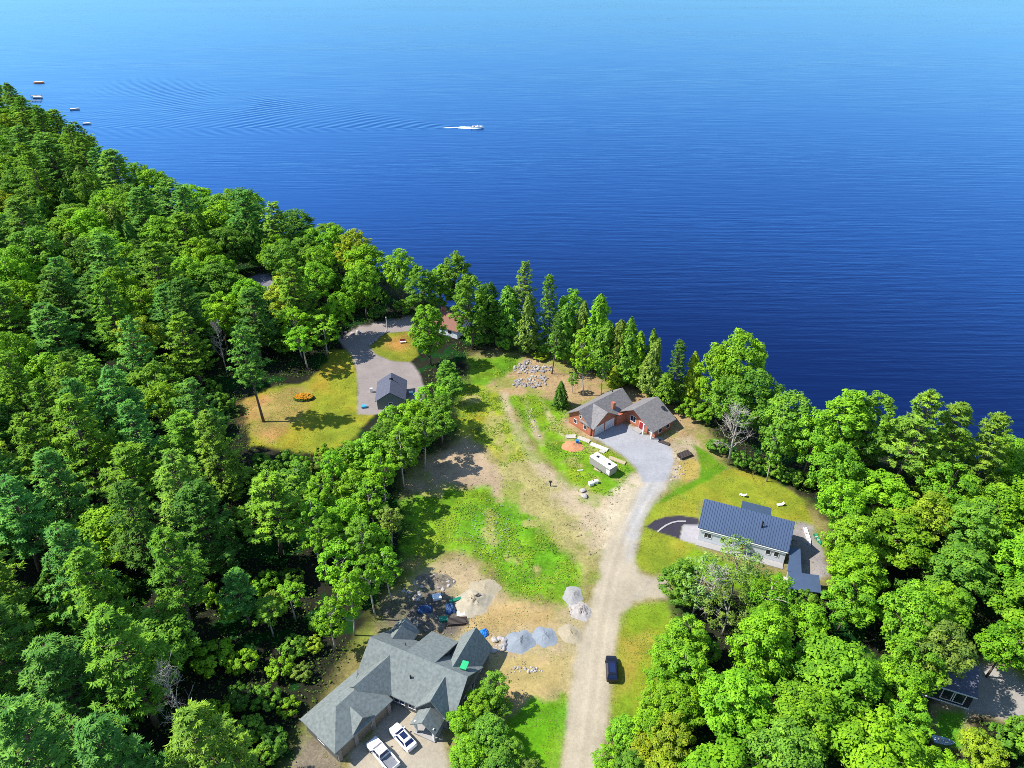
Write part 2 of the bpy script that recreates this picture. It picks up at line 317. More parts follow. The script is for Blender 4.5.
# (polygon, colour, edge softness m, wobble m, grain, category)
def R(cat, col, soft, wob, grain, *pts): return (poly(*pts), np.array(col), soft, wob, grain, cat)
DIRT = sr(212, 192, 158); ROADC = sr(206, 192, 166); OCHRE = sr(206, 176, 118)
REGIONS = [
    (CLEAR, np.array(sr(160, 150, 92)), 2.5, 2.0, .9, 'ground'),
    R('ground', sr(196, 166, 122), 2.0, 2.0, .7, (478, 372), (500, 360), (555, 358), (600, 380), (650, 388), (690, 415), (700, 450), (670, 470), (640, 430), (560, 400), (520, 400), (500, 395), (480, 392)),
    # meadow behind, left strip
    R('meadow', sr(116, 166, 36), 1.2, 1.5, .9, (468, 358), (500, 355), (522, 358), (512, 372), (488, 386), (476, 392), (468, 385)),
    R('meadow', sr(164, 180, 50), 1.2, 1.0, .8, (460, 384), (494, 386), (501, 394), (508, 415), (518, 440), (528, 458), (524, 474), (508, 478), (490, 450), (458, 434)),
    R('ground', DIRT, 1.2, .8, .5, (500, 392), (507, 393), (514, 418), (527, 443), (550, 468), (578, 489), (612, 498), (612, 540), (592, 556), (565, 535), (545, 505), (531, 470), (517, 440), (507, 415)),
    R('ground', sr(186, 176, 112), 2.5, 2.5, .9, (500, 440), (520, 450), (560, 500), (590, 550), (585, 575), (550, 545), (515, 510), (495, 480)),
    R('meadow', sr(128, 172, 36), 1.0, .8, .8, (509, 397), (525, 394), (540, 397), (556, 401), (568, 412), (562, 422), (572, 430), (592, 441), (620, 455), (634, 470), (626, 484), (610, 496), (596, 494), (575, 484), (556, 470), (540, 450), (524, 424)),
    R('ground', sr(200, 184, 140), .6, .6, .8, (523, 398), (527, 398), (538, 430), (545, 445), (540, 446), (530, 425)),
    R('ground', sr(196, 186, 130), .6, .6, .8, (539, 399), (543, 400), (552, 416), (566, 436), (562, 436), (548, 418)),
    # bare slope west of meadow
    R('ground', sr(198, 174, 142), 1.5, 1.5, .5, (415, 470), (447, 447), (468, 438), (488, 452), (498, 475), (500, 498), (486, 492), (450, 488), (420, 494), (405, 490)),
    # central weedy meadow
    R('meadow', sr(122, 174, 36), 1.5, 2.2, 1.0, (405, 505), (420, 494), (450, 486), (484, 490), (500, 503), (525, 515), (560, 543), (580, 568), (586, 590), (572, 606), (545, 604), (512, 596), (497, 582), (480, 562), (457, 552), (432, 562), (405, 556)),
    # house yard
    R('dirt_yard', sr(200, 178, 138), 1.5, 1.5, .6, (430, 562), (455, 554), (478, 562), (495, 583), (510, 597), (545, 606), (575, 608), (590, 600), (590, 640), (575, 690), (535, 706), (500, 724), (480, 700), (440, 640), (395, 625), (390, 600)),
    R('dirt_yard', OCHRE, 2.0, 1.8, .5, (470, 612), (510, 598), (555, 607), (560, 625), (500, 635), (470, 630)),
    R('dirt_yard', sr(208, 180, 124), 2.0, 1.8, .5, (500, 655), (570, 655), (568, 690), (530, 702), (500, 716), (490, 680)),
    R('dirt_yard', sr(120, 112, 102), 1.5, 1.5, 1.0, (392, 600), (425, 585), (450, 590), (465, 615), (450, 640), (395, 630), (380, 625)),
    # gravel road
    R('gravel_road', ROADC, .8, .8, .25, (545, 900), (563, 768), (568, 720), (571, 690), (575, 655), (583, 625), (590, 600), (597, 575), (604, 545), (612, 515), (622, 495), (640, 478), (668, 478),
      (663, 490), (652, 503), (645, 514), (641, 530), (636, 550), (635, 564), (640, 572), (652, 577), (667, 576), (667, 599), (648, 599), (632, 604), (622, 615), (618, 640), (613, 675), (608, 715), (601, 768), (595, 900)),
    R('gravel_road', sr(196, 184, 166), .8, .6, .25, (648, 581), (652, 580), (640, 599), (629, 606), (624, 606)),
    R('gravel_road', sr(206, 202, 196), 1.6, 1.0, .3, (640, 476), (669, 474), (662, 490), (650, 504), (643, 522), (638, 545), (628, 560), (626, 530), (633, 505)),
    R('ground', sr(222, 206, 174), 1.0, 1.2, .5, (612, 492), (626, 478), (640, 474), (644, 484), (634, 500), (622, 520), (606, 545), (602, 520)),
    R('driveway', sr(190, 190, 194), .6, .35, .25, (591, 436), (607, 429), (619, 422), (634, 427), (645, 434), (661, 438), (673, 450), (674.5, 461), (671, 473), (667, 481), (643, 482), (637, 468), (626, 459), (610, 447)),
    # around brick house
    R('ground', sr(204, 186, 152), 1.0, 1.0, .6, (672, 442), (690, 436), (700, 448), (695, 470), (682, 482), (668, 482), (676, 462)),
    R('ground', sr(200, 172, 130), .6, .5, .4, (560, 420), (566, 418), (592, 436), (590, 440), (575, 434)),
    # east lawns
    R('lawn', sr(156, 168, 50), .5, .6, .6, (645, 520), (655, 505), (668, 498), (690, 484), (730, 468), (775, 480), (806, 500), (812, 524), (796, 530), (700, 500), (694, 552), (668, 573), (652, 575), (640, 570), (636, 558), (640, 538)),
    R('lawn', sr(106, 158, 30), .4, .4, .6, (693, 444), (708, 452), (722, 465), (728, 468), (703, 483), (685, 492), (660, 503), (664, 497), (682, 486), (699, 478), (700, 465)),
    R('ground', sr(196, 172, 92), .6, .6, .4, (678, 462), (694, 456), (700, 466), (697, 477), (682, 485)),
    R('lawn', sr(140, 168, 42), .8, .9, .7, (620, 628), (625, 614), (638, 604), (668, 600), (674, 632), (662, 655), (655, 690), (646, 716), (612, 720), (614, 680), (616, 655)),
    R('lawn', sr(166, 166, 62), 1.2, 1.0, .7, (618, 640), (645, 634), (660, 640), (640, 650), (630, 690), (614, 700)),
    R('lawn', sr(112, 174, 26), .8, .8, .8, (500, 726), (533, 700), (557, 704), (557, 735), (548, 775), (500, 775)),
    R('lawn', sr(120, 180, 40), .5, .5, .8, (560, 690), (566, 694), (564, 730), (557, 775), (550, 775), (558, 735)),
    R('lawn', sr(132, 172, 36), .8, .8, .7, (696, 549), (720, 560), (790, 582), (788, 592), (740, 592), (690, 575), (680, 560)),
    # house 2 hard surfaces
    R('asphalt_drive', sr(74, 70, 82), .15, .05, .2, (645, 527), (655, 520), (667, 516.5), (682, 515.5), (699, 518), (699, 526), (682, 526), (680, 539), (659, 532.5)),
    R('concrete_pad', sr(200, 194, 196), .12, .05, .2, (683, 525), (699, 525), (702, 546), (680, 539.5)),
    R('ground', sr(176, 168, 164), .6, .6, .4, (795, 520), (812, 526), (822, 545), (828, 575), (800, 585), (786, 562)),
    # west lawn, drive
    R('lawn', sr(164, 166, 50), .8, 1.0, .6, (246, 400), (264, 389), (308, 381), (334, 350), (350, 350), (358, 372), (358, 410), (370, 415), (360, 432), (330, 455), (250, 445)),
    R('lawn', sr(188, 160, 92), 2.5, 2.0, .5, (246, 404), (270, 392), (305, 385), (300, 420), (270, 440), (248, 430)),
    R('driveway', sr(178, 166, 160), .35, .3, .2, (345, 348), (338, 338), (358, 327), (385, 321), (412, 316), (414, 330), (385, 334), (370, 345), (376, 354), (392, 361), (410, 362), (418, 372), (425, 390), (420, 412), (372, 414), (358, 414), (357.5, 376), (352, 356)),
    R('lawn', sr(150, 152, 50), .35, .3, .6, (369, 346), (384, 333.5), (414, 331), (418, 355), (410, 362), (392, 360.5), (377, 355)),
    R('lawn', sr(190, 150, 75), 1.5, 1.0, .5, (385, 340), (405, 335), (412, 345), (400, 352), (386, 348)),
    # big house drive
    R('driveway', sr(206, 194, 172), .6, .5, .25, (345, 800), (352, 752), (375, 728), (393, 700), (405, 695), (420, 705), (440, 712), (446, 740), (452, 775), (460, 800)),
    R('ground', sr(150, 138, 118), 1.0, 1.0, .8, (300, 735), (312, 722), (340, 760), (345, 800), (290, 800)),
    # far lane and east yard
    (LANE, np.array(sr(150, 148, 160)), .8, .6, .3, 'lane'),
    (YARD_E, np.array(sr(178, 160, 120)), 1.0, 1.0, .6, 'ground'),
    R('lawn', sr(110, 180, 40), .7, .7, .6, (934, 708), (965, 712), (962, 745), (936, 748)),
    R('driveway', sr(196, 190, 182), .7, .7, .25, (966, 712), (962, 690), (955, 676), (985, 664), (1005, 672), (1060, 705), (1060, 730), (990, 716)),
]

def axis(segs):
    out = []
    for a, b, s in segs:
        n = max(1, int(round((b - a) / s)))
        out += list(np.linspace(a, b, n, endpoint=False))
    return np.array(out + [segs[-1][1]])
def build_ground():
    xs = axis([(-4000, -1000, 500), (-1000, -460, 60), (-460, -140, 8), (-140, -66, 2), (-66, 74, .42), (74, 140, 2), (140, 260, 8), (260, 1000, 60), (1000, 4000, 500)])
    ys = axis([(-2000, -100, 300), (-100, 30, 10), (30, 50, 2), (50, 182, .42), (182, 270, 2), (270, 640, 8), (640, 1200, 60), (1200, 9000, 600)])
    X, Y = np.meshgrid(xs, ys); P = np.column_stack([X.ravel(), Y.ravel()])
    Z = zground(P); Z += np.where(Z > -.05, (fbm(P[:, 0], P[:, 1], 3, 5) - .5) * .10, 0)
    far = (np.abs(P[:, 0]) > 900) | (P[:, 1] > 800)
    x, y = P[:, 0], P[:, 1]
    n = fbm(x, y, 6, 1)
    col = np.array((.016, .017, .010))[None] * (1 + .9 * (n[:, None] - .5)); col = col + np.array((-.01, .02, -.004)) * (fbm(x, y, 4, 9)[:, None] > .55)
    grain = np.full(len(P), .9); cat = np.zeros(len(P), int); cats = ['ground']
    wob = fbm(x, y, 5, 21, 4) - .5; wob2 = fbm(x, y, 1.6, 33, 2) - .5
    mott = fbm(x, y, 2.2, 40, 3); mott2 = fbm(x, y, 7, 50, 3)
    for pg, c, soft, w, g, k in REGIONS:
        lo = pg.min(0) - 8; hi = pg.max(0) + 8
        s = np.where((x > lo[0]) & (x < hi[0]) & (y > lo[1]) & (y < hi[1]))[0]
        if not len(s): continue
        d = sdist(pg, P[s]) + w * (wob[s] * 2.4 + wob2[s] * 1.2)
        a = np.clip(.5 + d / (2 * soft), 0, 1); a = a * a * (3 - 2 * a)
        cc = np.repeat(c[None], len(s), 0).copy()
        if k in ('meadow', 'lawn'):
            t = np.clip((mott2[s] - .5) * 3.2, -1, 1)[:, None]
            cc = cc * np.where(t > 0, 1 + t * np.array((.35, -.02, .3)), 1 - t * np.array((-.25, -.1, -.1)))
            cc *= (1 + (mott[s] - .5) * (1.1 if k == 'meadow' else .5))[:, None]
            if k == 'meadow':
                bare = np.clip((fbm(x[s], y[s], 4.5, 70, 3) - .64) * 8, 0, .8)[:, None]; cc = cc * (1 - bare) + np.array(sr(190, 180, 110)) * bare
        elif k in ('ground', 'dirt_yard'):
            cc *= (1 + (mott[s] - .5) * .45)[:, None]
            gr = np.clip((fbm(x[s], y[s], 5, 90, 4) - .56) * 6, 0, .65)[:, None] * (.9 if k == 'ground' else .25)
            cc = cc * (1 - gr) + np.array(sr(140, 165, 50)) * gr
        else:
            cc *= (1 + (mott2[s] - .5) * .22)[:, None]
        col[s] = col[s] * (1 - a[:, None]) + cc * a[:, None]; grain[s] = grain[s] * (1 - a) + g * a
        if k not in cats: cats.append(k)
        cat[s[a > .5]] = cats.index(k)
    # worn wheel tracks along the road centre line
    cl = poly((578, 820), (587, 740), (594, 680), (602, 620), (612, 575), (624, 535), (640, 505), (655, 480), (650, 455))
    d = dist_line(cl, P, False)
    tr = np.exp(-((d - .85) / .32) ** 2) * np.isin(cat, [cats.index('gravel_road')])
    col *= (1 + .10 * tr[:, None]); mid = np.exp(-(d / .4) ** 2) * (cat == cats.index('gravel_road')); col *= (1 - .05 * mid[:, None])
    nx, ny = len(xs), len(ys)
    i = np.arange(nx - 1)[None] + np.arange(ny - 1)[:, None] * nx
    F = np.column_stack([i.ravel(), i.ravel() + 1, i.ravel() + nx + 1, i.ravel() + nx])
    fc = cat[F[:, 0]]
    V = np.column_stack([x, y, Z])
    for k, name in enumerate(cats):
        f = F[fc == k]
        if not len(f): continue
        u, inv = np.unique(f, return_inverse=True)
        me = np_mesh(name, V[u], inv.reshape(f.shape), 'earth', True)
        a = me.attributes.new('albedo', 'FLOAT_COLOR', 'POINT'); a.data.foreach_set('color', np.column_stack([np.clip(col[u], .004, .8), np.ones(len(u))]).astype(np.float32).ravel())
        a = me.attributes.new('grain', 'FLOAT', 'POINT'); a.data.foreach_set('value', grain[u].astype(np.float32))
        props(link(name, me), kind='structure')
build_ground()

BOAT = np.array(at(475, 128, WATER))
def build_lake():
    xs = axis([(-6000, -1500, 500), (-1500, -300, 50), (-300, 30, .9), (30, 200, 10), (200, 1500, 50), (1500, 6000, 500)])
    ys = axis([(30, 380, 10), (380, 620, .9), (620, 1500, 40), (1500, 9000, 500)])
    X, Y = np.meshgrid(xs, ys); x = X.ravel(); y = Y.ravel()
    bx, by = BOAT
    s = bx - 6 - x; q = y - by - .02 * np.maximum(s, 0) * 0
    th = np.arctan2(q, np.maximum(s, 1e-3))
    up = np.clip((th + .04) / .06, 0, 1) * np.clip((.62 - th) / .14, 0, 1)
    dn = np.clip((-th + .01) / .04, 0, 1) * np.clip((th + .14) / .05, 0, 1)
    fade = np.clip(s / 6, 0, 1) * np.clip((285 - s) / 120, 0, 1)
    r = np.hypot(s, q)
    ph = 2 * PI / 8.5 * (r * .93 + .55 * np.abs(q) * (1 + .004 * s))
    ph = ph + 5.0 * fbm(x, y, 45, 12, 3) + 2.0 * fbm(x, y, 12, 19, 2)
    z = fade * (up * .075 + dn * .05) * np.clip(fbm(x, y, 38, 8, 3) * 3 - .8, 0, 1.2) * np.sin(ph) * (.6 + .8 * vnoise(x, y, 28, 3))
    nx, ny = len(xs), len(ys)
    i = (np.arange(nx - 1)[None] + np.arange(ny - 1)[:, None] * nx).ravel()
    F = np.column_stack([i, i + 1, i + nx + 1, i + nx])
    me = np_mesh('lake', np.column_stack([x, y, WATER + z]), F, 'lake_water', True)
    props(link('lake', me), kind='structure')
build_lake()

# ------------------------------------------------------------------ foliage
def unit(v): return v / (np.linalg.norm(v, axis=-1, keepdims=True) + 1e-9)
def leaf_mesh(name, c, nrm, size, aspect, tint, mat, axis_dir=None, fold=.22):
    n = len(c); nrm = unit(nrm)
    if axis_dir is None:
        r = RNG.normal(size=(n, 3))
    else: r = axis_dir
    t = unit(r - (r * nrm).sum(1, keepdims=True) * nrm); b = np.cross(nrm, t)
    s = size[:, None]
    V = np.stack([c + t * s, c + b * s * aspect - nrm * s * fold, c - t * s, c - b * s * aspect - nrm * s * fold], 1).reshape(-1, 3)
    F = np.arange(4 * n).reshape(n, 4)
    me = np_mesh(name, V, F, mat)
    a = me.attributes.new('tint', 'FLOAT', 'POINT'); a.data.foreach_set('value', np.repeat(np.clip(tint, 0, 1), 4).astype(np.float32))
    return me
def limb(mb, p0, p1, r0, r1, bend=.15, n=5, k=4):
    p0 = np.array(p0); p1 = np.array(p1); off = RNG.normal(size=3) * np.linalg.norm(p1 - p0) * bend * .5
    pts = [tuple(p0 + (p1 - p0) * t + off * math.sin(PI * t)) for t in np.linspace(0, 1, k)]
    mb.tube(pts, list(np.linspace(r0, r1, k)), n)
def broadleaf(Rr, H, base, npuff, nleaf, lsize, mat='bark', egg=0.0, spread=.85, trunk_r=.24):
    """crown of many leaf clumps on limbs; returns (trunk mesh, crown mesh)"""
    cz = (H + base) / 2; hz = (H - base) / 2
    u = unit(RNG.normal(size=(npuff, 3))); rr = np.where(RNG.random(npuff) < .8, RNG.uniform(.78, 1.04, npuff), RNG.uniform(.3, .8, npuff))
    pr = RNG.uniform(.105, .20, npuff) * Rr
    c = u * rr[:, None] * spread
    wid = 1 - egg * np.clip(c[:, 2], -1, 1)
    jit = RNG.uniform(.86, 1.14, npuff)
    c = np.column_stack([c[:, 0] * Rr * wid * jit, c[:, 1] * Rr * wid * jit, cz + c[:, 2] * hz])
    tone = RNG.uniform(.2, .8, npuff)
    mb = MB(); lean = RNG.normal(size=2) * .25
    zs = np.linspace(0, base + hz * 1.2, 6)
    pts = [(lean[0] * math.sin(z / H * 3), lean[1] * math.sin(z / H * 2.5), z) for z in zs]
    mb.tube(pts, list(np.linspace(trunk_r, trunk_r * .35, 6)), 7)
    for k in RNG.choice(npuff, min(11, npuff), replace=False):
        z0 = min(base + hz * 1.1, max(base * .75, c[k][2] - hz * .7 * RNG.uniform(.5, 1)))
        limb(mb, (lean[0] * math.sin(z0 / H * 3), lean[1] * math.sin(z0 / H * 2.5), z0), c[k], trunk_r * .42, .04)
    cs, ns, ss, ts = [], [], [], []
    for k in range(npuff):
        m = int(nleaf * (pr[k] / (.155 * Rr)) ** 2)
        d = unit(RNG.normal(size=(m, 3)) + np.array((0, 0, .35)))
        rad = pr[k] * RNG.uniform(.5, 1.1, m) ** .7
        p = c[k] + d * rad[:, None] * np.array((1, 1, .8))
        out = unit(p - np.array((0, 0, cz - hz * .3)))
        cs.append(p); ns.append(d * .7 + out * .4 + np.array((-.0, 0, .4)) + RNG.normal(size=(m, 3)) * .27)
        ss.append(lsize * RNG.uniform(.7, 1.3, m)); ts.append(tone[k] + RNG.normal(size=m) * .12)
    return mb.mesh('trunk', mat, True), leaf_mesh('crown', np.vstack(cs), np.vstack(ns), np.concatenate(ss), .62, np.concatenate(ts), 'leaf')
def pine(H, Rr, base, dens=1.0, sparse=0.0):
    """white pine: whorls of near level plumes, ragged outline"""
    mb = MB(); sway = RNG.normal(size=2) * .4
    ax = lambda z: np.array((sway[0] * math.sin(z / H * 2.6), sway[1] * math.sin(z / H * 2.2), z))
    zs = np.linspace(0, H * .985, 9); mb.tube([tuple(ax(z)) for z in zs], list(np.linspace(.34, .04, 9)), 7)
    cs, ns, ss, ts, ds = [], [], [], [], []
    z = base
    while z < H - .3:
        f = (z - base) / (H - base)
        prof = (1 - f) ** .62 * (.62 + .38 * min(1, f * 5)) + .05
        nb = RNG.integers(4, 7); a0 = RNG.uniform(0, 6.28)
        for k in range(nb):
            if RNG.random() < sparse: continue
            L_ = Rr * prof * RNG.uniform(.62, 1.15); a = a0 + 2 * PI * k / nb + RNG.normal() * .22
            rise = L_ * (RNG.uniform(-.02, .22) + .5 * f)
            o = np.array((math.cos(a), math.sin(a), 0)); side = np.array((-math.sin(a), math.cos(a), 0))
            p0 = ax(z); p1 = p0 + o * L_ + np.array((0, 0, rise))
            mid = (p0 + p1) / 2 - np.array((0, 0, .08 * L_))
            mb.tube([tuple(p0), tuple(mid), tuple(p1)], [.07, .05, .02], 3)
            tone = RNG.uniform(.2, .8)
            nt = max(3, int(L_ * 2.3 * dens))
            for j in range(nt):
                t = RNG.uniform(.3, 1.03); pb = (1 - t) ** 2 * p0 + 2 * t * (1 - t) * mid + t * t * p1
                wd = L_ * .30 * (1.15 - .6 * t)
                pc = pb + side * RNG.uniform(-1, 1) * wd + np.array((0, 0, RNG.uniform(-.05, .22)))
                m = 19
                d = unit(o * .8 + side * RNG.normal(size=(m, 1)) * .9 + np.array((0, 0, .5)) + RNG.normal(size=(m, 3)) * .35)
                cs.append(pc + d * RNG.uniform(.1, .5, (m, 1))); ds.append(d)
                ns.append(np.array((0, 0, 1.0)) + o * .3 + RNG.normal(size=(m, 3)) * .33)
                ss.append(RNG.uniform(.22, .42, m)); ts.append(np.full(m, tone) + RNG.normal(size=m) * .15 + .2 * (t - .6))
        z += RNG.uniform(.55, .95) * (1.15 - .35 * f)
    return mb.mesh('trunk', 'bark', True), leaf_mesh('crown', np.vstack(cs), np.vstack(ns), np.concatenate(ss), .22, np.concatenate(ts), 'needle', np.vstack(ds), .1)
def conifer(H, Rr, base, n, power=.85):
    """dense narrow conical evergreen"""
    mb = MB(); mb.tube([(0, 0, 0), (.05, .04, H * .5), (0, 0, H * .98)], [.22, .14, .03], 7)
    f = RNG.uniform(0, 1, n) ** 1.25
    z = base + f * (H - base); prof = Rr * ((1 - f) ** power * .92 + .10 * (1 - f ** 8)) * np.minimum(1, .45 + f * 3)
    a = RNG.uniform(0, 2 * PI, n)
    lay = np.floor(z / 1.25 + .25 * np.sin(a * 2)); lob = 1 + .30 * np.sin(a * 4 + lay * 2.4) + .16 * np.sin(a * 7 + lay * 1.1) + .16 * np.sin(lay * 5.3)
    r = prof * lob * RNG.uniform(.5, 1.06, n) ** .5
    o = np.column_stack([np.cos(a), np.sin(a), np.zeros(n)])
    bx_ = RNG.normal() * .5; p = o * r[:, None] + np.column_stack([bx_ * np.sin(f * 3), np.zeros(n), z - .22 * r + RNG.normal(size=n) * .12])
    nr = o * .75 + np.array((0, 0, .6)) + RNG.normal(size=(n, 3)) * .4
    dd = o + np.array((0, 0, -.25)) + RNG.normal(size=(n, 3)) * .35
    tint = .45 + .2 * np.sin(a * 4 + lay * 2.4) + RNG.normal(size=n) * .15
    for k in range(14):
        zz = base + (H - base) * k / 16; aa = k * 2.4
        rr = Rr * (1 - k / 16) * .7
        mb.tube([(0, 0, zz), (rr * math.cos(aa), rr * math.sin(aa), zz - .1 * rr)], [.06, .02], 3)
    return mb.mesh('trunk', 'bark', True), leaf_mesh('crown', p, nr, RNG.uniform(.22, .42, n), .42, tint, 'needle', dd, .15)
def bare_tree(H):
    mb = MB(); mb.tube([(0, 0, 0), (.1, 0, H * .4), (.0, .1, H * .75), (.05, .1, H)], [.3, .22, .12, .03], 7)
    tw = MB()
    for k in range(34):
        z = H * RNG.uniform(.28, .95); a = RNG.uniform(0, 6.28); L_ = (H - z) * .32 + 1.6 * RNG.uniform(.6, 1.2)
        p = np.array((.05, .05, z)); e = p + np.array((math.cos(a) * L_, math.sin(a) * L_, L_ * RNG.uniform(.3, .9)))
        limb(mb, p, e, .09, .03, .25)
        for j in range(9):
            t = RNG.uniform(.35, 1); q = p + (e - p) * t
            limb(tw, q, q + unit(RNG.normal(size=3) + (e - p) / L_ * .8 + np.array((0, 0, .4))) * RNG.uniform(.6, 1.7), .035, .012, .3, 3, 3)
    return mb.mesh('trunk', 'grey_wood', True), tw.mesh('twig', 'grey_wood')

VAR = {}
VAR['broad'] = [((5.0, 17.0), broadleaf(5.0, 17, b, int(n * 3.0), 58, .21, egg=e)) for b, n, e in ((4.5, 48, .1), (3.6, 56, .2), (5.2, 44, 0), (4.0, 52, .25), (3.2, 60, .1), (5.5, 42, .15))]
VAR['tall'] = [((4.0, 20.0), broadleaf(4.0, 20, b, int(n * 2.6), 56, .20, egg=e)) for b, n, e in ((3.0, 64, .15), (2.5, 70, .3), (4.5, 56, .2))]
VAR['birch'] = [((3.0, 15.0), broadleaf(3.0, 15, b, int(n * 2.4), 40, .185, 'pale_bark', e, .9, .17)) for b, n, e in ((6.0, 34, .2), (5.0, 38, .1), (7.0, 28, .1))]
VAR['airy'] = [((4.2, 14.0), broadleaf(4.2, 14, b, int(n * 2.2), 26, .18, 'pale_bark', e, .95, .2)) for b, n, e in ((3.5, 46, .0), (4.0, 40, .1))]
VAR['pine'] = [((4.4, 24.0), pine(24, 4.4, b, 1.0, s)) for b, s in ((5, .05), (7, .1), (4, .0), (8.5, .12), (6, .2))]
VAR['lawnpine'] = [((4.6, 25.0), pine(25, 4.6, 10.5, 1.15, .08))]
VAR['cedar'] = [((2.4, 16.0), conifer(16, 2.4, b, n, p)) for b, n, p in ((2.0, 5200, .62), (3.2, 4800, .5), (1.4, 5600, .7), (4.0, 4600, .45), (2.6, 5000, .55))]
VAR['spruce'] = [((2.4, 7.0), conifer(7, 2.4, .3, 2600, .95))]
VAR['dead'] = [((4.0, 15.0), bare_tree(15))]
VAR['bush'] = [((2.2, 3.2), broadleaf(2.2, 3.2, .2, int(n * 2), 44, .165, trunk_r=.08)) for n in (26, 30, 22)]
NAMES = {'broad': ('broadleaf_tree', 'tree'), 'tall': ('broadleaf_tree', 'tree'), 'birch': ('slender_tree', 'tree'), 'airy': ('slender_tree', 'tree'), 'pine': ('pine_tree', 'pine tree'), 'lawnpine': ('pine_tree', 'pine tree'),
         'cedar': ('narrow_conifer', 'conifer'), 'spruce': ('spruce_tree', 'conifer'), 'dead': ('dead_tree', 'dead tree'), 'bush': ('shrub', 'shrub')}
TONES = {'lime': ((0.168, 0.380, 0.016), 'lime green'), 'bright': ((0.170, 0.365, 0.019), 'bright green'), 'mid': ((0.130, 0.285, 0.026), 'mid green'), 'deep': ((0.080, 0.190, 0.022), 'dark green'),
         'gold': ((0.240, 0.345, 0.020), 'yellow green'), 'pine': ((0.135, 0.300, 0.024), 'green'), 'palepine': ((0.180, 0.345, 0.036), 'pale green'), 'darkpine': ((0.080, 0.190, 0.024), 'dark green'),
         'bluepine': ((0.112, 0.300, 0.046), 'blue green'), 'olive': ((0.150, 0.240, 0.036), 'olive green'), 'pinklime': ((0.200, 0.330, 0.070), 'pale green')}
TREES = []      # dicts: kind, x, y, h, r, tone, label
def tree(kind, px, py, h, r, tone, label=None, base=False, group=None):
    """px,py = pixel of the tree's top (or of its foot when base=True)"""
    x, y = at(px, py, 0 if base else h)
    TREES.append(dict(kind=kind, x=x, y=y, h=h, r=r, tone=tone, label=label, hand=True, group=group))

# trees that stand apart, one by one
tree('lawnpine', 242, 328, 25, 4.6, 'bluepine', 'tall blue-green pine with a bare lower trunk at the west edge of the lawn')
tree('tall', 426, 301, 19, 5.0, 'bright', 'tall bright broadleaf tree hiding the brown-roofed house, just above the grey shed')
tree('tall', 447, 359, 9, 3.0, 'mid', 'small round tree right of the grey shed, beside the meadow strip')
tree('tall', 470, 272, 23, 5.4, 'mid', 'big columnar tree right of the brown-roofed house')
tree('tall', 455, 246, 22, 5.4, 'mid', 'tall dark-sided tree at the lake behind the brown-roofed house')
tree('tall', 420, 262, 19, 5.0, 'mid', 'broad tree left of the tallest lakeside tree, above the island lawn')
tree('broad', 398, 247, 18, 5.2, 'bright', 'rounded tree at the water above the west driveway')
tree('broad', 360, 262, 18, 5.5, 'bright', 'bright spreading tree over the bend of the shaded driveway')
tree('broad', 312, 262, 17, 6.0, 'bright', 'wide bright tree right of the hidden lane in the woods')
tree('broad', 286, 268, 14, 4.4, 'gold', 'yellow-green tree at the end of the hidden lane')
tree('broad', 335, 290, 15, 4.6, 'lime', 'lime tree left of the shaded driveway')
tree('broad', 487, 278, 18, 3.6, 'deep', 'dark tree left of the lakeside pines')
tree('pine', 526, 259, 25, 4.2, 'palepine', 'tallest pale pine of the lakeside row above the stone piles')
tree('cedar', 509, 286, 18, 3.38, 'mid', 'dark narrow conifer left of the twin-trunked one above the stones')
tree('pine', 553, 272, 24, 3.4, 'pine', 'dense pine second in the lakeside row from the tallest pale pine')
tree('tall', 573, 283, 21, 4.4, 'bright', 'broad leafy tree among the lakeside conifers')
tree('cedar', 527, 293, 18, 3.12, 'olive', 'twin-trunked yellowish conifer at the edge of the upper meadow')
tree('pine', 554, 312, 18, 2.6, 'darkpine', 'thin pine with a bare grey trunk behind the stone piles')
tree('cedar', 567, 303, 18, 3.38, 'mid', 'bushy conifer behind the thin pine by the stones')
tree('cedar', 584, 301, 19, 2.86, 'olive', 'slim olive conifer between the leafy tree and the tall cedar at the lake')
tree('cedar', 601, 294, 22, 3.51, 'bright', 'tall bright conifer at the lake above the brick house')
tree('birch', 588, 328, 19, 3.0, 'bright', 'tree on a tall thin trunk left of the brick house')
tree('cedar', 611, 322, 17, 3.25, 'mid', 'first dense conifer right of the tall thin trunk by the brick house')
tree('cedar', 622, 319, 18, 2.99, 'olive', 'second conifer behind the brick house chimney')
tree('cedar', 634, 317, 19, 3.51, 'mid', 'third conifer behind the brick house, at the water')
tree('cedar', 642, 332, 16, 2.99, 'bright', 'yellowish conifer behind the right wing of the brick house')
tree('cedar', 651, 328, 17, 2.47, 'mid', 'thin spire conifer behind the right wing of the brick house')
tree('cedar', 659, 339, 17, 2.86, 'olive', 'conifer standing out against a gap of water beyond the brick house')
tree('pine', 681, 340, 18, 3.0, 'darkpine', 'grey-green pine right of the brick house near the water')
tree('cedar', 695, 349, 15, 2.86, 'gold', 'yellow-green conifer left of the huge lakeside tree')
tree('birch', 574, 373, 6, 1.5, 'mid', 'small sapling above the lone young spruce')
tree('birch', 604, 360, 10, 2.0, 'mid', 'young tree standing behind the ridge of the brick house')
tree('cedar', 616, 366, 7, 1.82, 'gold', 'short yellow conifer just behind the brick house ridge')
tree('cedar', 668, 372, 10, 2.34, 'mid', 'short conifer behind the right gable of the brick house')
tree('spruce', 562, 382, 7, 2.4, 'darkpine', 'lone young spruce on the grass left of the brick house')
tree('bush', 690, 399, 5.0, 3.6, 'bright', 'round bright bush right of the brick house')
tree('bush', 705, 405, 4.5, 3.0, 'bright', 'bright bush below the huge lakeside tree')
tree('bush', 672, 392, 2.2, 2.0, 'gold', 'low yellow bush behind the right wing of the brick house')
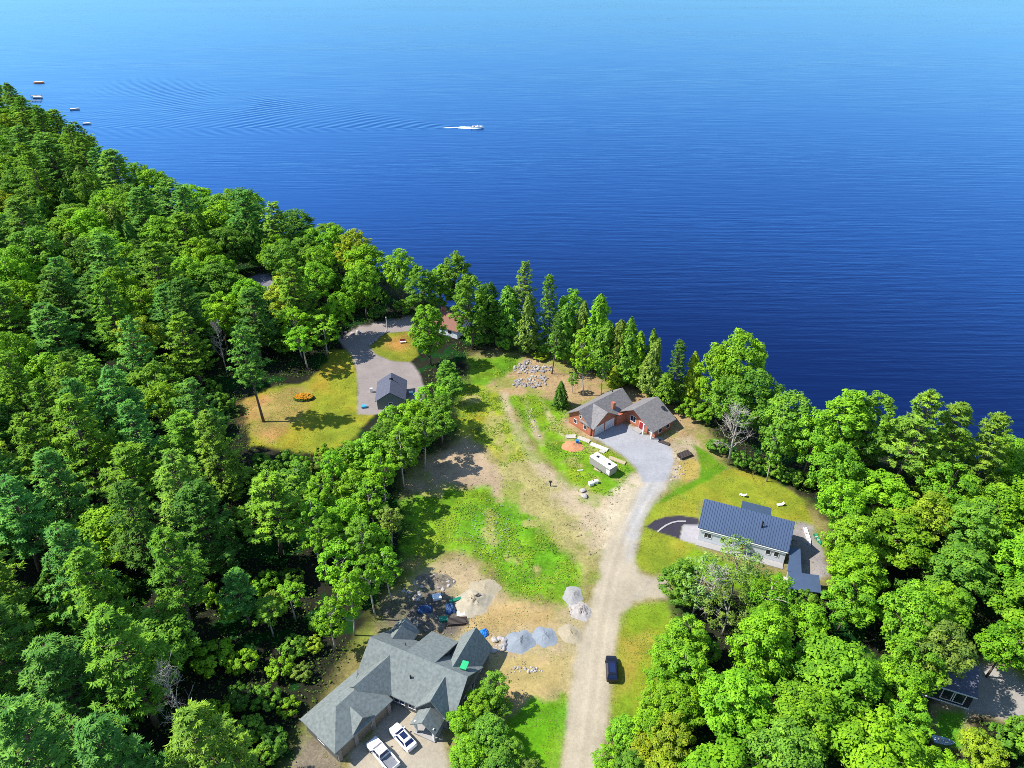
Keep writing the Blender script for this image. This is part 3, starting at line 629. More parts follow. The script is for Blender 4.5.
tree('bush', 655, 390, 2.0, 2.0, 'olive', 'low olive bush behind the right wing of the brick house')
tree('bush', 540, 352, 2.0, 2.6, 'gold', 'low yellow-green bush behind the stone piles')
tree('broad', 747, 326, 25, 6.6, 'bright', 'huge spreading tree at the water right of the brick house')
tree('broad', 722, 340, 21, 4.6, 'bright', 'left shoulder of the huge lakeside tree, right of the brick house')
tree('broad', 762, 367, 20, 6.2, 'mid', 'large rounded tree right of the huge lakeside tree')
tree('broad', 797, 390, 20, 6.0, 'mid', 'large tree leaning over the lawn of the blue-roofed house')
tree('birch', 781, 424, 15, 2.6, 'mid', 'tree with a long pale bare trunk at the lawn edge above the blue-roofed house')
tree('broad', 735, 372, 16, 4.6, 'mid', 'dark tree behind the bare dead tree')
tree('bush', 742, 452, 4, 2.2, 'mid', 'green bush beside the foot of the bare dead tree')
tree('bush', 757, 455, 4, 2.4, 'deep', 'dark bush between the dead tree and the long pale trunk')
tree('dead', 740, 408, 15, 4.0, 'olive', 'bare grey dead tree at the edge of the east lawn')
tree('tall', 684, 562, 11, 3.6, 'mid', 'dense dark round tree at the mouth of the side drive')
tree('airy', 704, 560, 13, 4.0, 'pinklime', 'thin leafed pale tree with a white trunk below the blue-roofed house')
tree('airy', 745, 541, 14, 4.2, 'pinklime', 'loose pale tree standing before the front door of the blue-roofed house')
tree('airy', 775, 575, 12, 4.2, 'lime', 'loose lime tree below the right end of the blue-roofed house')
tree('airy', 733, 590, 11, 4.0, 'olive', 'loose pale olive tree among bare twigs below the blue-roofed house')
tree('dead', 716, 570, 12, 3.4, 'olive', 'pale bare dead tree among the loose trees below the blue-roofed house')
tree('tall', 855, 385, 23, 6.0, 'bright', 'left bright tree of the tall pair at the lake above the blue-roofed house')
tree('tall', 881, 390, 22, 5.5, 'mid', 'right bright tree of the tall pair at the lake above the blue-roofed house')
tree('pine', 927, 390, 26, 5.6, 'palepine', 'tallest pale pine at the lake near the right picture edge')
tree('pine', 961, 402, 24, 5.4, 'palepine', 'pale pine second from the right edge along the lake')
tree('pine', 1008, 416, 23, 5.0, 'palepine', 'pale pine at the lake on the right picture edge')
tree('broad', 822, 407, 19, 5.0, 'bright', 'rounded bright tree at the lake beside the dark gap')
for i, (px, py, h, r, tn, t) in enumerate([(494, 676, 7, 2.6, 'mid', 'nearest the house corner'), (481, 692, 6, 2.4, 'bright', 'second down from the house corner'), (502, 700, 4.0, 1.7, 'mid', 'at the dirt edge'),
        (462, 712, 5, 2.4, 'lime', 'beside the porch'), (488, 722, 6, 2.8, 'mid', 'in the middle of the clump'), (511, 742, 4.6, 2.0, 'mid', 'casting shade on the bottom grass'), (466, 742, 6, 2.8, 'bright', 'at the bottom beside the drive'), (498, 756, 6, 2.8, 'mid', 'lowest at the picture bottom'), (530, 764, 3.4, 1.8, 'olive', 'at the foot of the bottom grass')]):
    tree('broad', px, py, h, r, tn, 'young tree ' + t + ' right of the big grey house')
for i, (px, py, h, r, tn, t) in enumerate([(625, 722, 6, 2.6, 'bright', 'beside the road edge'), (648, 738, 6, 2.8, 'gold', 'right of the roadside one'), (607, 752, 5, 2.2, 'bright', 'lowest by the road'), (632, 757, 5.5, 2.6, 'mid', 'at the picture bottom'), (668, 762, 6, 3, 'gold', 'rightmost')]):
    tree('broad', px, py, h, r, tn, 'young tree ' + t + ' in the thicket below the black car')
# birches along the west edge of the clearing (feet visible)
for px, py, h, r, tn, t in [(343, 572, 15, 2.8, 'lime', 'first from the big grey house'), (366, 556, 15, 3.0, 'bright', 'second from the big grey house'), (385, 548, 13, 2.6, 'bright', 'third, facing the dark debris'), (325, 600, 12, 2.6, 'bright', 'closest to the garage roof'),
        (398, 430, 15, 3.6, 'mid', 'at the bare slope'), (378, 450, 15, 3.8, 'lime', 'just left of the bare slope'), (420, 415, 14, 3.6, 'mid', 'above the bare slope'), (440, 397, 12, 3.4, 'mid', 'at the top beside the upper meadow'),
        (368, 480, 13, 3.6, 'bright', 'beside the shaded meadow edge'), (386, 505, 11, 2.8, 'olive', 'in front of the shaded meadow edge'), (360, 520, 14, 3.6, 'mid', 'halfway down the clearing edge'), (345, 440, 12, 3.4, 'bright', 'below the mown lawn')]:
    tree('birch', px, py, h, r, tn, 'slender tree ' + t + ', along the west edge of the clearing')
for px, py, h, r, tn, t in [(395, 406, 12, 4.6, 'bright', 'just below the small grey garage'), (412, 399, 12, 4.4, 'lime', 'overlapping the right of the small grey garage'), (431, 384, 12, 4.4, 'bright', 'right of the small grey garage'), (384, 420, 13, 4.8, 'mid', 'between mown lawn and bare slope'),
        (366, 434, 13, 4.8, 'bright', 'at the lower right corner of the mown lawn'), (400, 424, 13, 4.6, 'lime', 'left of the upper bare slope'), (452, 374, 9, 3.4, 'mid', 'at the left rim of the upper meadow strip'), (440, 405, 11, 4.0, 'mid', 'at the top of the bare slope'), (352, 470, 13, 4.2, 'bright', 'in the second rank of the clearing edge'), (345, 500, 13, 4.2, 'lime', 'above the forest hole at the clearing edge'), (372, 525, 11, 3.2, 'lime', 'low at the meadow corner')]:
    tree('broad', px, py, h, r, tn, 'leafy tree ' + t)
for px, py, h, r, tn, t in [(673, 638, 9, 3.2, 'bright', 'at the upper end of the roadside grass'), (668, 664, 9, 3.2, 'lime', 'halfway along the roadside grass'), (661, 690, 9, 3.2, 'bright', 'beside the dark stones on the roadside grass'), (654, 712, 8, 3.0, 'lime', 'at the lower end of the roadside grass'), (690, 622, 10, 3.6, 'bright', 'below the dense dark round tree'), (690, 654, 10, 3.8, 'bright', 'second crown in from the roadside grass'), (683, 690, 10, 3.8, 'lime', 'in the lower second rank from the roadside grass'), (676, 722, 9, 3.6, 'gold', 'above the thicket below the black car'),
        (866, 548, 14, 4.6, 'lime', 'right of the green kayak'), (856, 582, 12, 4.4, 'bright', 'right of the low blue-grey shed'), (812, 606, 9, 3.6, 'lime', 'just below the low blue-grey shed'), (775, 605, 10, 3.8, 'bright', 'left below the low blue-grey shed'), (846, 440, 17, 5.0, 'bright', 'beside the dark gap right of the east lawn'), (850, 480, 15, 4.6, 'lime', 'at the right rim of the east lawn'), (860, 514, 15, 4.6, 'bright', 'above the green kayak')]:
    tree('broad', px, py, h, r, tn, 'leafy tree ' + t)
for px, py, t in [(775, 462, 'beside the long pale trunk'), (790, 470, 'right of the long pale trunk'), (805, 474, 'at the upper right rim of the east lawn'), (718, 440, 'left of the bare dead tree')]:
    tree('bush', px, py, 3.2, 2.6, 'mid', 'dark green bush ' + t)
for px, py, h, r, tn, tx in [(926, 642, 14, 4.4, 'bright', 'over the left half of the dark-walled house roof'), (950, 628, 15, 4.8, 'olive', 'over the ridge of the dark-walled house'), (908, 668, 11, 3.8, 'lime', 'at the left corner of the dark-walled house'), (914, 706, 9, 3.4, 'bright', 'left of the small lower right lawn'), (936, 752, 6, 2.6, 'bright', 'in front of the pale blue boat'), (990, 738, 7, 3.2, 'gold', 'below the lower right driveway'), (957, 764, 6, 3, 'lime', 'at the picture bottom below the small lawn'), (1018, 622, 13, 4.2, 'lime', 'on the right edge above the lower right driveway')]:
    tree('broad', px, py, h, r, tn, 'leafy tree ' + tx)
tree('dead', 160, 668, 17, 2.2, 'olive', 'bare grey trunk leaning in the lower left pine wood'); tree('dead', 214, 322, 15, 2.0, 'olive', 'pale bare snag standing left of the mown lawn')
for i, (px, py, h, r, tn) in enumerate([(292, 640, 3.5, 2.4, 'mid'), (278, 662, 3.2, 2.2, 'bright'), (300, 668, 2.4, 1.8, 'olive'), (262, 690, 4, 2.6, 'mid'), (286, 700, 2.6, 2.0, 'bright'), (248, 722, 3.6, 2.4, 'mid'), (272, 735, 3.0, 2.4, 'deep'), (312, 640, 2.5, 1.8, 'gold'), (258, 752, 3.6, 2.6, 'mid'), (236, 690, 3.6, 2.4, 'deep'), (318, 616, 3, 2.0, 'mid'), (240, 655, 4, 2.6, 'bright')]):
    tree('bush', px, py, h, r, tn)
for px, py, h, r, tn, tx in [(486, 292, 15, 4.2, 'mid', 'in the gap right of the big columnar tree'), (500, 300, 13, 3.6, 'deep', 'low in the dark gap before the tallest pale pine'), (440, 262, 17, 4.4, 'bright', 'at the water behind the columnar tree')]:
    tree('tall', px, py, h, r, tn, 'leafy tree ' + tx)
for px, py, h, r, tn in [(474, 330, 4.5, 3.2, 'mid'), (490, 330, 4, 3.2, 'deep'), (506, 334, 4.5, 3.2, 'mid'), (519, 338, 4, 3.0, 'deep'), (547, 338, 4.5, 3.2, 'mid'), (562, 345, 4.5, 3.2, 'bright'), (578, 350, 4.5, 3.0, 'mid'), (594, 353, 4.5, 3.0, 'deep'), (610, 357, 5, 3.2, 'mid'), (626, 358, 5, 3.2, 'deep'), (640, 364, 4.5, 3.0, 'mid'), (653, 370, 4, 3.0, 'deep'), (671, 376, 4, 3.0, 'mid'), (690, 384, 4.5, 3.2, 'mid'), (402, 300, 4.5, 3.2, 'mid'), (376, 306, 4, 3.0, 'deep')]:
    tree('bush', px, py, h, r, tn)
NHAND = len(TREES)

LEFT_CANOPY = np.array([(-120, 70), (0, 74), (32, 91), (60, 111), (90, 132), (120, 152), (160, 170), (200, 186), (240, 188), (275, 197), (330, 217), (392, 250), (395, 285), (345, 312), (322, 330), (285, 340), (250, 352), (222, 335),
    (218, 380), (238, 440), (262, 452), (300, 448), (345, 440), (372, 430), (405, 408), (440, 390), (452, 400), (440, 425), (405, 440), (380, 470), (374, 500), (383, 530), (372, 552), (338, 566), (322, 592), (300, 620), (275, 655), (250, 690), (225, 740), (235, 860), (-120, 860)], float)
LEFT_HOLES = [np.array([(243, 240), (282, 246), (276, 290), (247, 292)], float), np.array([(236, 500), (295, 495), (308, 560), (252, 572)], float)]
RIGHT_CANOPY = np.array([(822, 415), (855, 398), (900, 402), (960, 412), (1012, 424), (1140, 440), (1140, 860), (605, 860), (640, 770), (652, 730), (656, 690), (662, 650), (668, 615), (690, 600), (720, 605), (760, 602), (792, 590), (815, 590), (850, 560), (856, 530), (850, 500), (836, 470)], float)
RIGHT_HOLES = [np.array([(915, 655), (940, 640), (1000, 635), (1060, 660), (1060, 718), (985, 716), (968, 752), (925, 752)], float), np.array([(893, 590), (922, 590), (922, 640), (893, 640)], float)]
def pick(r, t):
    r = r * sum(w for _, w in t)
    for k, w in t:
        r -= w
        if r <= 0: return k
    return t[-1][0]
def grow_forest():
    placed = [(t['x'], t['y'], t['r']) for t in TREES]
    rnd = random.Random(42)
    cand = []
    for _ in range(60000):
        cand.append((rnd.uniform(-430, 125), rnd.uniform(25, 580)))
    cell = {}
    def ok(x, y, r):
        for i in range(int(x // 12) - 1, int(x // 12) + 2):
            for j in range(int(y // 12) - 1, int(y // 12) + 2):
                for X, Y, r2 in cell.get((i, j), ()):
                    if (X - x) ** 2 + (Y - y) ** 2 < ((r + r2) * .70) ** 2: return False
        return True
    def put(x, y, r): cell.setdefault((int(x // 12), int(y // 12)), []).append((x, y, r))
    for p in placed: put(*p)
    cp = np.array(cand); shore = sdist(LAND, cp)
    okb = (shore > 3.5) & (sdist(CLEAR, cp) < -.5) & (sdist(LAWN_W, cp) < -.5) & (sdist(YARD_E, cp) < -1) & (sdist(LANE, cp) < -1)
    for (x, y) in cp[okb]:
        n1 = vnoise(np.array([x]), np.array([y]), 22, 3)[0]; u = rnd.random(); v = rnd.random()
        px0, py0 = to_px(x, y, 15)
        left = x < 5
        if left:
            if py0 < 170: t = [('broad', 5), ('pine', 2.6), ('cedar', 1)]
            elif py0 < 300: t = [('broad', 6), ('pine', 1.6), ('cedar', 1.6)]
            elif px0 > 285 - max(0, (py0 - 450)) * .25: t = [('broad', 3.2), ('birch', 3), ('pine', .8)]
            else: t = [('pine', 5.5), ('broad', 1.6), ('cedar', .6)]
        else:
            t = [('broad', 7), ('pine', 1.5), ('tall', 1)] if py0 < 500 else [('broad', 7.5), ('tall', 1.0), ('airy', .8)]
        kind = pick((u * .6 + n1 * .4), t)
        far = math.hypot(x, y) > 260
        if kind in ('broad', 'tall'): h = rnd.uniform(13, 20); r = rnd.uniform(4.6, 6.6)
        elif kind == 'pine': h = rnd.uniform(19, 26); r = rnd.uniform(4.6, 6.6)
        elif kind in ('birch', 'airy'): h = rnd.uniform(12, 16); r = rnd.uniform(3, 4)
        else: h = rnd.uniform(13, 19); r = rnd.uniform(2.2, 3.0)
        if not left and kind != 'pine': h *= .86
        if 225 < px0 < 330 and py0 > 540: h *= .6; r *= .75
        if far: r *= 1.12
        if left and py0 < 340: r *= 1.22; h *= 1.04
        tx, ty = to_px(x, y, h * .96)
        canopy, holes = (LEFT_CANOPY, LEFT_HOLES) if left else (RIGHT_CANOPY, RIGHT_HOLES)
        if not inside(canopy, (tx, ty))[0]: continue
        if any(inside(hh, (tx, ty))[0] for hh in holes): continue
        if dist_line(canopy, np.array([[tx, ty]]))[0] < r * .45 * FOC / math.hypot(x, y, CAMH) and ty > 300: continue
        if px0 < 330 and to_px(x, y, 0)[1] > 372 and any(inside(LAWN_W, (x + q * h, y - .03 * h))[0] for q in (.3, .45, .6, .75, .85)): continue
        if not ok(x, y, r): continue
        if left:
            tn = pick(v, {'broad': [('bright', 3), ('mid', 3), ('lime', 1.6), ('deep', 1.6), ('gold', .8)], 'pine': [('pine', 4), ('darkpine', 1.6), ('bluepine', 3), ('palepine', 2)], 'birch': [('bright', 3), ('lime', 2), ('mid', 2)], 'cedar': [('mid', 2), ('deep', 2), ('darkpine', 2), ('olive', 1)]}[kind])
        else:
            tn = pick(v, {'broad': [('lime', 3.5), ('bright', 5), ('gold', .6), ('mid', 2)], 'tall': [('bright', 2), ('mid', 1)], 'pine': [('palepine', 3), ('bluepine', 1)], 'airy': [('pinklime', 2), ('bright', 1)]}[kind])
        put(x, y, r); TREES.append(dict(kind=kind, x=x, y=y, h=h, r=r, tone=tn, label=None, hand=False, group=None))
    # young growth filling the gaps under the tall trees
    n0 = len(TREES)
    for (x, y) in cp[okb][:26000]:
        d = math.hypot(x, y)
        if d > 235 or len(TREES) - n0 > 130: continue
        h = rnd.uniform(3.5, 6.5); r = rnd.uniform(2.2, 3.4); tx, ty = to_px(x, y, h)
        if not (-20 < tx < 1044 and 0 < ty < 790): continue
        canopy, holes = (LEFT_CANOPY, [LEFT_HOLES[0], np.array([(240, 510), (290, 505), (300, 552), (256, 562)], float)]) if x < 5 else (RIGHT_CANOPY, RIGHT_HOLES)
        if not inside(canopy, (tx, ty))[0] or any(inside(hh, (tx, ty))[0] for hh in holes) or not ok(x, y, r * 1.0): continue
        put(x, y, r); TREES.append(dict(kind='bush', x=x, y=y, h=h, r=r, tone=pick(rnd.random(), [('mid', 3), ('bright', 3), ('deep', 2), ('olive', 1)]), label=None, hand=False, group=None))
grow_forest()

# stands of woodland, used to say where a tree is
STANDS = [('on the far shore by the docks', 25, 125), ('on the far left below the docks', 20, 175), ('behind the far lakeside bend', 95, 185), ('at the far lakeside bend', 150, 215), ('above the dark hollow', 215, 225), ('left of the hidden lane', 190, 285),
          ('on the left edge above mid-height', 30, 250), ('in the dark wood behind the pale pines', 100, 285), ('lakeside above the hidden lane', 290, 230), ('right of the hidden lane', 300, 310), ('on the left edge at mid-height', 25, 350), ('in the middle of the left wood', 110, 370), ('left of the mown lawn', 190, 385),
          ('below left of the mown lawn', 210, 455), ('left edge below mid-height', 25, 450), ('in the pine wood two crowns in', 110, 470), ('below the mown lawn', 310, 475), ('left of the weedy meadow', 350, 540), ('around the dark forest hole', 270, 580), ('in the pine wood beside the forest hole', 190, 560),
          ('on the left edge in the lower wood', 25, 560), ('in the lower pine wood', 100, 590), ('lower left corner', 30, 700), ('along the bottom left', 115, 700), ('left of the big grey house', 240, 680), ('along the water behind the stone heaps', 515, 330), ('along the water behind the brick house', 620, 355), ('beside the shaded west driveway', 390, 300), ('lakeside at far right', 930, 440), ('right edge below the lakeside pines', 1000, 500),
          ('right of the east lawn', 855, 470), ('behind the right wood gap', 920, 540), ('right of the blue-roofed house', 850, 560), ('right edge above the dark-walled house', 990, 600), ('above left of the dark-walled house', 865, 640), ('below the blue-roofed house', 770, 640), ('right of the roadside grass', 700, 660),
          ('at the bottom centre right', 720, 730), ('bottom, left of the dark-walled house', 850, 730), ('lower right corner', 970, 750)]
ORD = ['first', 'second', 'third', 'fourth', 'fifth', 'sixth', 'seventh', 'eighth', 'ninth', 'tenth', 'eleventh', 'twelfth']
KINDWORD = {'broad': 'leafy tree', 'tall': 'leafy tree', 'birch': 'slender tree', 'airy': 'loose tree', 'pine': 'pine', 'cedar': 'conifer', 'bush': 'shrub'}
def label_forest():
    by = {}
    for t in TREES:
        if t['label']: continue
        px, py = to_px(t['x'], t['y'], t['h'] * .75); t['px'] = (px, py)
        k = min(range(len(STANDS)), key=lambda i: (STANDS[i][1] - px) ** 2 + ((STANDS[i][2] - py) * 1.2) ** 2)
        by.setdefault((k, KINDWORD[t['kind']], TONES[t['tone']][1]), []).append(t)
    for (k, w, tone), ts in by.items():
        ts.sort(key=lambda t: -t['px'][1])
        rows = [ts[i:i + 3] for i in range(0, len(ts), 3)] if len(ts) > 4 else [ts]
        for ri, row in enumerate(rows):
            row.sort(key=lambda t: t['px'][0])
            for ci, t in enumerate(row):
                if len(ts) == 1: pos = 'alone'
                elif len(rows) == 1: pos = ['leftmost', 'second from left', 'third from left', 'fourth from left'][ci] if ci < len(row) - 1 else 'rightmost'
                else: pos = ORD[min(ri, 11)] + ' row ' + (['left', 'middle', 'right'][ci] if len(row) == 3 else (['left', 'right'][ci] if len(row) == 2 else 'centre'))
                t['label'] = tone + ' ' + w + ' ' + STANDS[k][0] + ', ' + pos
label_forest()
for t in TREES:
    if len(t['label'].split()) > 16: print('LONG', t['label'])

TREE_GROUP = {'broadleaf_tree': 'broadleaf trees of the woods', 'pine_tree': 'pines of the woods', 'slender_tree': 'slender trees at the wood edges', 'narrow_conifer': 'narrow conifers by the lake', 'shrub': 'shrubs', 'dead_tree': 'bare dead trees', 'spruce_tree': None}
def plant_trees():
    rnd = random.Random(5)
    for t in TREES:
        vs = VAR[t['kind']]; (r0, h0), (tm, cm) = vs[rnd.randrange(len(vs))]
        name, cat = NAMES[t['kind']]
        o = root(name, t['label'], cat, (t['x'], t['y'], zg(t['x'], t['y']) - .05), rnd.uniform(0, 6.28), TREE_GROUP[name])
        o.scale = (t['r'] / r0, t['r'] / r0, t['h'] / h0)
        o.rotation_euler = (rnd.gauss(0, .02), rnd.gauss(0, .02), o.rotation_euler.z)
        a = link('trunk', tm, o); b = link('crown', cm, o)
        j = rnd.uniform(.84, 1.18); c = TONES[t['tone']][0]; w = rnd.uniform(-.1, .1)
        b.color = (c[0] * j * (1 + w), c[1] * j, c[2] * j * (1 - w), 1)
plant_trees()
print('TREES', len(TREES), {k: sum(t['kind'] == k for t in TREES) for k in VAR})

# ------------------------------------------------------------------ low plants (uncountable)
def ground_cover():
    n = 190000; p = np.column_stack([RNG.uniform(-135, 118, n), RNG.uniform(38, 265, n)])
    k = (sdist(LAND, p) > 3) & (sdist(CLEAR, p) < 0) & (sdist(LAWN_W, p) < .3) & (sdist(YARD_E, p) < 0) & (sdist(LANE, p) < 0)
    k &= fbm(p[:, 0], p[:, 1], 9, 61) > .36
    p = p[k]; m = len(p)
    z = zground(p) + RNG.uniform(.05, .9, m) ** 1.5
    me = leaf_mesh('undergrowth', np.column_stack([p, z]), np.array((0, 0, 1.0)) + RNG.normal(size=(m, 3)) * .5, RNG.uniform(.10, .27, m), .6, RNG.uniform(.1, .9, m), 'leaf')
    o = link('undergrowth', me); o.color = (.085, .17, .024, 1); props(o, 'low green undergrowth on the forest floor', 'undergrowth', None, 'stuff')
    # weeds in the meadows
    pts, cols = [], []
    for pg, c, s, w, g, cat in REGIONS:
        if cat != 'meadow': continue
        lo, hi = pg.min(0), pg.max(0); q = np.column_stack([RNG.uniform(lo[0], hi[0], 14000), RNG.uniform(lo[1], hi[1], 14000)])
        q = q[:int((hi[0] - lo[0]) * (hi[1] - lo[1]) * 16)]
        q = q[sdist(pg, q) > .6 + RNG.normal(size=len(q)) * .8]; q = q[fbm(q[:, 0], q[:, 1], 3.2, 17, 3) > .47]; pts.append(q)
    p = np.vstack(pts); m = len(p)
    me = leaf_mesh('weeds', np.column_stack([p, RNG.uniform(.03, .16, m)]), np.array((0, 0, 1.0)) + RNG.normal(size=(m, 3)) * .25, RNG.uniform(.10, .24, m), .55, np.clip(fbm(p[:, 0], p[:, 1], 2.5, 77) * 2 - .5 + RNG.normal(size=m) * .25, 0, 1), 'leaf')
    o = link('weeds', me); o.color = (.19, .29, .03, 1); props(o, 'patchy bright green weeds growing over the rough meadows', 'weeds', None, 'stuff')
    # pale flowering herbs in the middle of the meadow
    cx, cy = at(487, 535); m = 420
    p = np.column_stack([RNG.normal(cx, 4.6, m), RNG.normal(cy, 4.2, m)]); p = p[sdist(REGIONS[8][0], p) > 1] if False else p
    me = leaf_mesh('pale_herbs', np.column_stack([p, RNG.uniform(.1, .3, len(p))]), np.array((0, 0, 1.0)) + RNG.normal(size=(len(p), 3)) * .4, RNG.uniform(.08, .2, len(p)), .7, RNG.uniform(.3, .7, len(p)), 'leaf')
    o = link('pale_herbs', me); o.color = (.24, .30, .22, 1); props(o, 'pale grey-green herbs scattered in the middle of the weedy meadow', 'herbs', None, 'stuff')
def loose_stones():
    P = []
    for pg, c, so, w, g, cat in REGIONS:
        if cat not in ('dirt_yard', 'ground') or len(pg) == len(YARD_E) and np.allclose(pg, YARD_E): continue
        lo, hi = pg.min(0), pg.max(0); n = int((hi[0] - lo[0]) * (hi[1] - lo[1]) * .55); q = np.column_stack([RNG.uniform(lo[0], hi[0], n), RNG.uniform(lo[1], hi[1], n)])
        P.append(q[(sdist(pg, q) > 0) & (fbm(q[:, 0], q[:, 1], 6, 15, 3) > .47)])
    p = np.vstack(P)
    for pg, c, so, w, g, cat in REGIONS:
        if cat not in ('dirt_yard', 'ground'): p = p[sdist(pg, p) < -.2]
    n = len(p); s_ = RNG.uniform(.04, .16, n) * np.where(RNG.random(n) < .08, 1.8, 1)
    base = np.array([(1, 0, 0), (0, 1, 0), (-1, 0, 0), (0, -1, 0), (0, 0, .8), (0, 0, -.3)]); fa = np.array([(0, 1, 4), (1, 2, 4), (2, 3, 4), (3, 0, 4), (1, 0, 5), (2, 1, 5), (3, 2, 5), (0, 3, 5)])
    V = (base[None] * s_[:, None, None] * RNG.uniform(.6, 1.4, (n, 6, 1)) + np.column_stack([p, np.full(n, .02)])[:, None]).reshape(-1, 3)
    F = (fa[None] + np.arange(n)[:, None, None] * 6).reshape(-1, 3)
    props(link('loose_stones', np_mesh('loose_stones', V, F, 'loose_stone')), 'loose stones scattered over the bare dirt', 'stones', None, 'stuff')
def grass_tufts():
    for nm, cats, dens, colr, txt in (('lawn_grass', ('lawn',), 7, (.17, .24, .03), 'mown grass blades on the lawns'), ('dry_grass', ('ground', 'dirt_yard'), 2.2, (.22, .26, .08), 'thin dry grass over the bare ground')):
        P = []
        for pg, c, so, w, g, cat in REGIONS:
            if cat not in cats: continue
            lo, hi = pg.min(0), pg.max(0); n = int((hi[0] - lo[0]) * (hi[1] - lo[1]) * dens); q = np.column_stack([RNG.uniform(lo[0], hi[0], n), RNG.uniform(lo[1], hi[1], n)])
            k = (sdist(pg, q) > .2) & (fbm(q[:, 0], q[:, 1], 3.5, 23, 3) > (.42 if nm == 'lawn_grass' else .54)); P.append(q[k])
        p = np.vstack(P)
        for pg, c, so, w, g, cat in REGIONS:
            if cat in ('gravel_road', 'driveway', 'asphalt_drive', 'concrete_pad', 'lane'): p = p[sdist(pg, p) < -.1]
        n = len(p); me = leaf_mesh(nm, np.column_stack([p, RNG.uniform(.02, .08, n)]), np.array((0, 0, 1.0)) + RNG.normal(size=(n, 3)) * .2, RNG.uniform(.06, .15, n), .5, np.clip(fbm(p[:, 0], p[:, 1], 3, 31) * 1.2 - .05 + RNG.normal(size=n) * .16, .2, 1), 'leaf')
        o = link(nm, me); o.color = (*colr, 1); props(o, txt, 'grass', None, 'stuff')
ground_cover(); loose_stones(); grass_tufts()

# ------------------------------------------------------------------ building kit (local u along the ridge, v across, z up)
def rot2(a):
    c, s = math.cos(a), math.sin(a)
    return lambda u, v: (u * c - v * s, u * s + v * c)
class Frame:
    """sub-frame inside a house: moves builder geometry by an offset and a turn"""
    def __init__(s, ox=0, oy=0, deg=0): s.r = rot2(math.radians(deg)); s.o = (ox, oy); s.deg = deg
    def __call__(s, u, v, z):
        x, y = s.r(u, v); return (x + s.o[0], y + s.o[1], z)
    def into(s, dst, src): dst.add([s(*v) for v in src.v], src.f)
def gable_roof(mb, c0, c1, w0, w1, e0, ridge, axis='u', ov=.45, th=.2, wm=None, e1=None, co0=None, co1=None):
    e1 = e0 if e1 is None else e1; wm = (w0 + w1) / 2 if wm is None else wm
    s0 = (ridge - e0) / (wm - w0); s1 = (ridge - e1) / (w1 - wm)
    sec = [(w0 - ov, e0 - s0 * ov), (wm, ridge), (w1 + ov, e1 - s1 * ov), (w1 + ov, e1 - s1 * ov - th), (wm, ridge - th), (w0 - ov, e0 - s0 * ov - th)]
    a = c0 - (ov if co0 is None else co0); b = c1 + (ov if co1 is None else co1)
    P = (lambda c, w, z: (c, w, z)) if axis == 'u' else (lambda c, w, z: (w, c, z))
    t = MB(); t.loft([[P(a, w, z) for w, z in sec], [P(b, w, z) for w, z in sec]]); mb.add(t.v, t.f)
def gable_wall(mb, c0, c1, w0, w1, e0, ridge, axis='u', th=.2, wm=None, e1=None, z0=-.3):
    e1 = e0 if e1 is None else e1; wm = (w0 + w1) / 2 if wm is None else wm; d = th + .02
    sec = [(w0, z0), (w1, z0), (w1, e1 - d), (wm, ridge - d), (w0, e0 - d)]
    P = (lambda c, w, z: (c, w, z)) if axis == 'u' else (lambda c, w, z: (w, c, z))
    mb.loft([[P(c0, w, z) for w, z in sec], [P(c1, w, z) for w, z in sec]])
def hip_roof(mb, u0, u1, v0, v1, eave, ridge, i0, i1, ov=.45, th=.22):
    vm = (v0 + v1) / 2; a, b, c, d = u0 - ov, u1 + ov, v0 - ov, v1 + ov; e = eave - .15
    vs = [(a, c, e - th), (b, c, e - th), (b, d, e - th), (a, d, e - th), (a, c, e), (b, c, e), (b, d, e), (a, d, e), (u0 + i0, vm, ridge), (u1 - i1, vm, ridge)]
    mb.add(vs, [(3, 2, 1, 0), (0, 1, 5, 4), (1, 2, 6, 5), (2, 3, 7, 6), (3, 0, 4, 7), (4, 5, 9, 8), (5, 6, 9), (6, 7, 8, 9), (7, 4, 8)])
def opening(house, name, u, v, z, w, h, deg, inner='glass', frame='white_trim', bars=0, sub='pane', fw=.09, label=None):
    """window or door on a wall; (u,v) wall point, facing deg (local)"""
    f = MB(); d = .07
    f.box(-w / 2 - fw, w / 2 + fw, -.05, d, z + h / 2, z + h / 2 + fw); f.box(-w / 2 - fw, w / 2 + fw, -.05, d, z - h / 2 - fw, z - h / 2)
    f.box(-w / 2 - fw, -w / 2, -.05, d - .003, z - h / 2, z + h / 2); f.box(w / 2, w / 2 + fw, -.05, d - .003, z - h / 2, z + h / 2)
    for k in range(bars): x = -w / 2 + w * (k + 1) / (bars + 1); f.box(x - .03, x + .03, -.05, d - .006, z - h / 2, z + h / 2)
    o = f.build(name, frame, house, (u, v, 0), math.radians(deg - 90), label=label)
    MB().box(-w / 2 + .001, w / 2 - .001, -.05, .025, z - h / 2 + .001, z + h / 2 - .001).build(sub, inner, o)
    return o
def garage_door(house, u, v, w, h, deg, mat):
    f = MB(); f.box(-w / 2 - .12, w / 2 + .12, -.05, .08, h, h + .14); f.box(-w / 2 - .12, -w / 2, -.05, .077, 0, h); f.box(w / 2, w / 2 + .12, -.05, .077, 0, h)
    o = f.build('garage_door', 'white_trim', house, (u, v, 0), math.radians(deg - 90))
    p = MB(); n = 4
    for k in range(n): p.box(-w / 2 + .002, w / 2 - .002, -.05, .03, .02 + k * (h - .03) / n, .02 + (k + 1) * (h - .03) / n - .03)
    p.build('door_panel', mat, o)

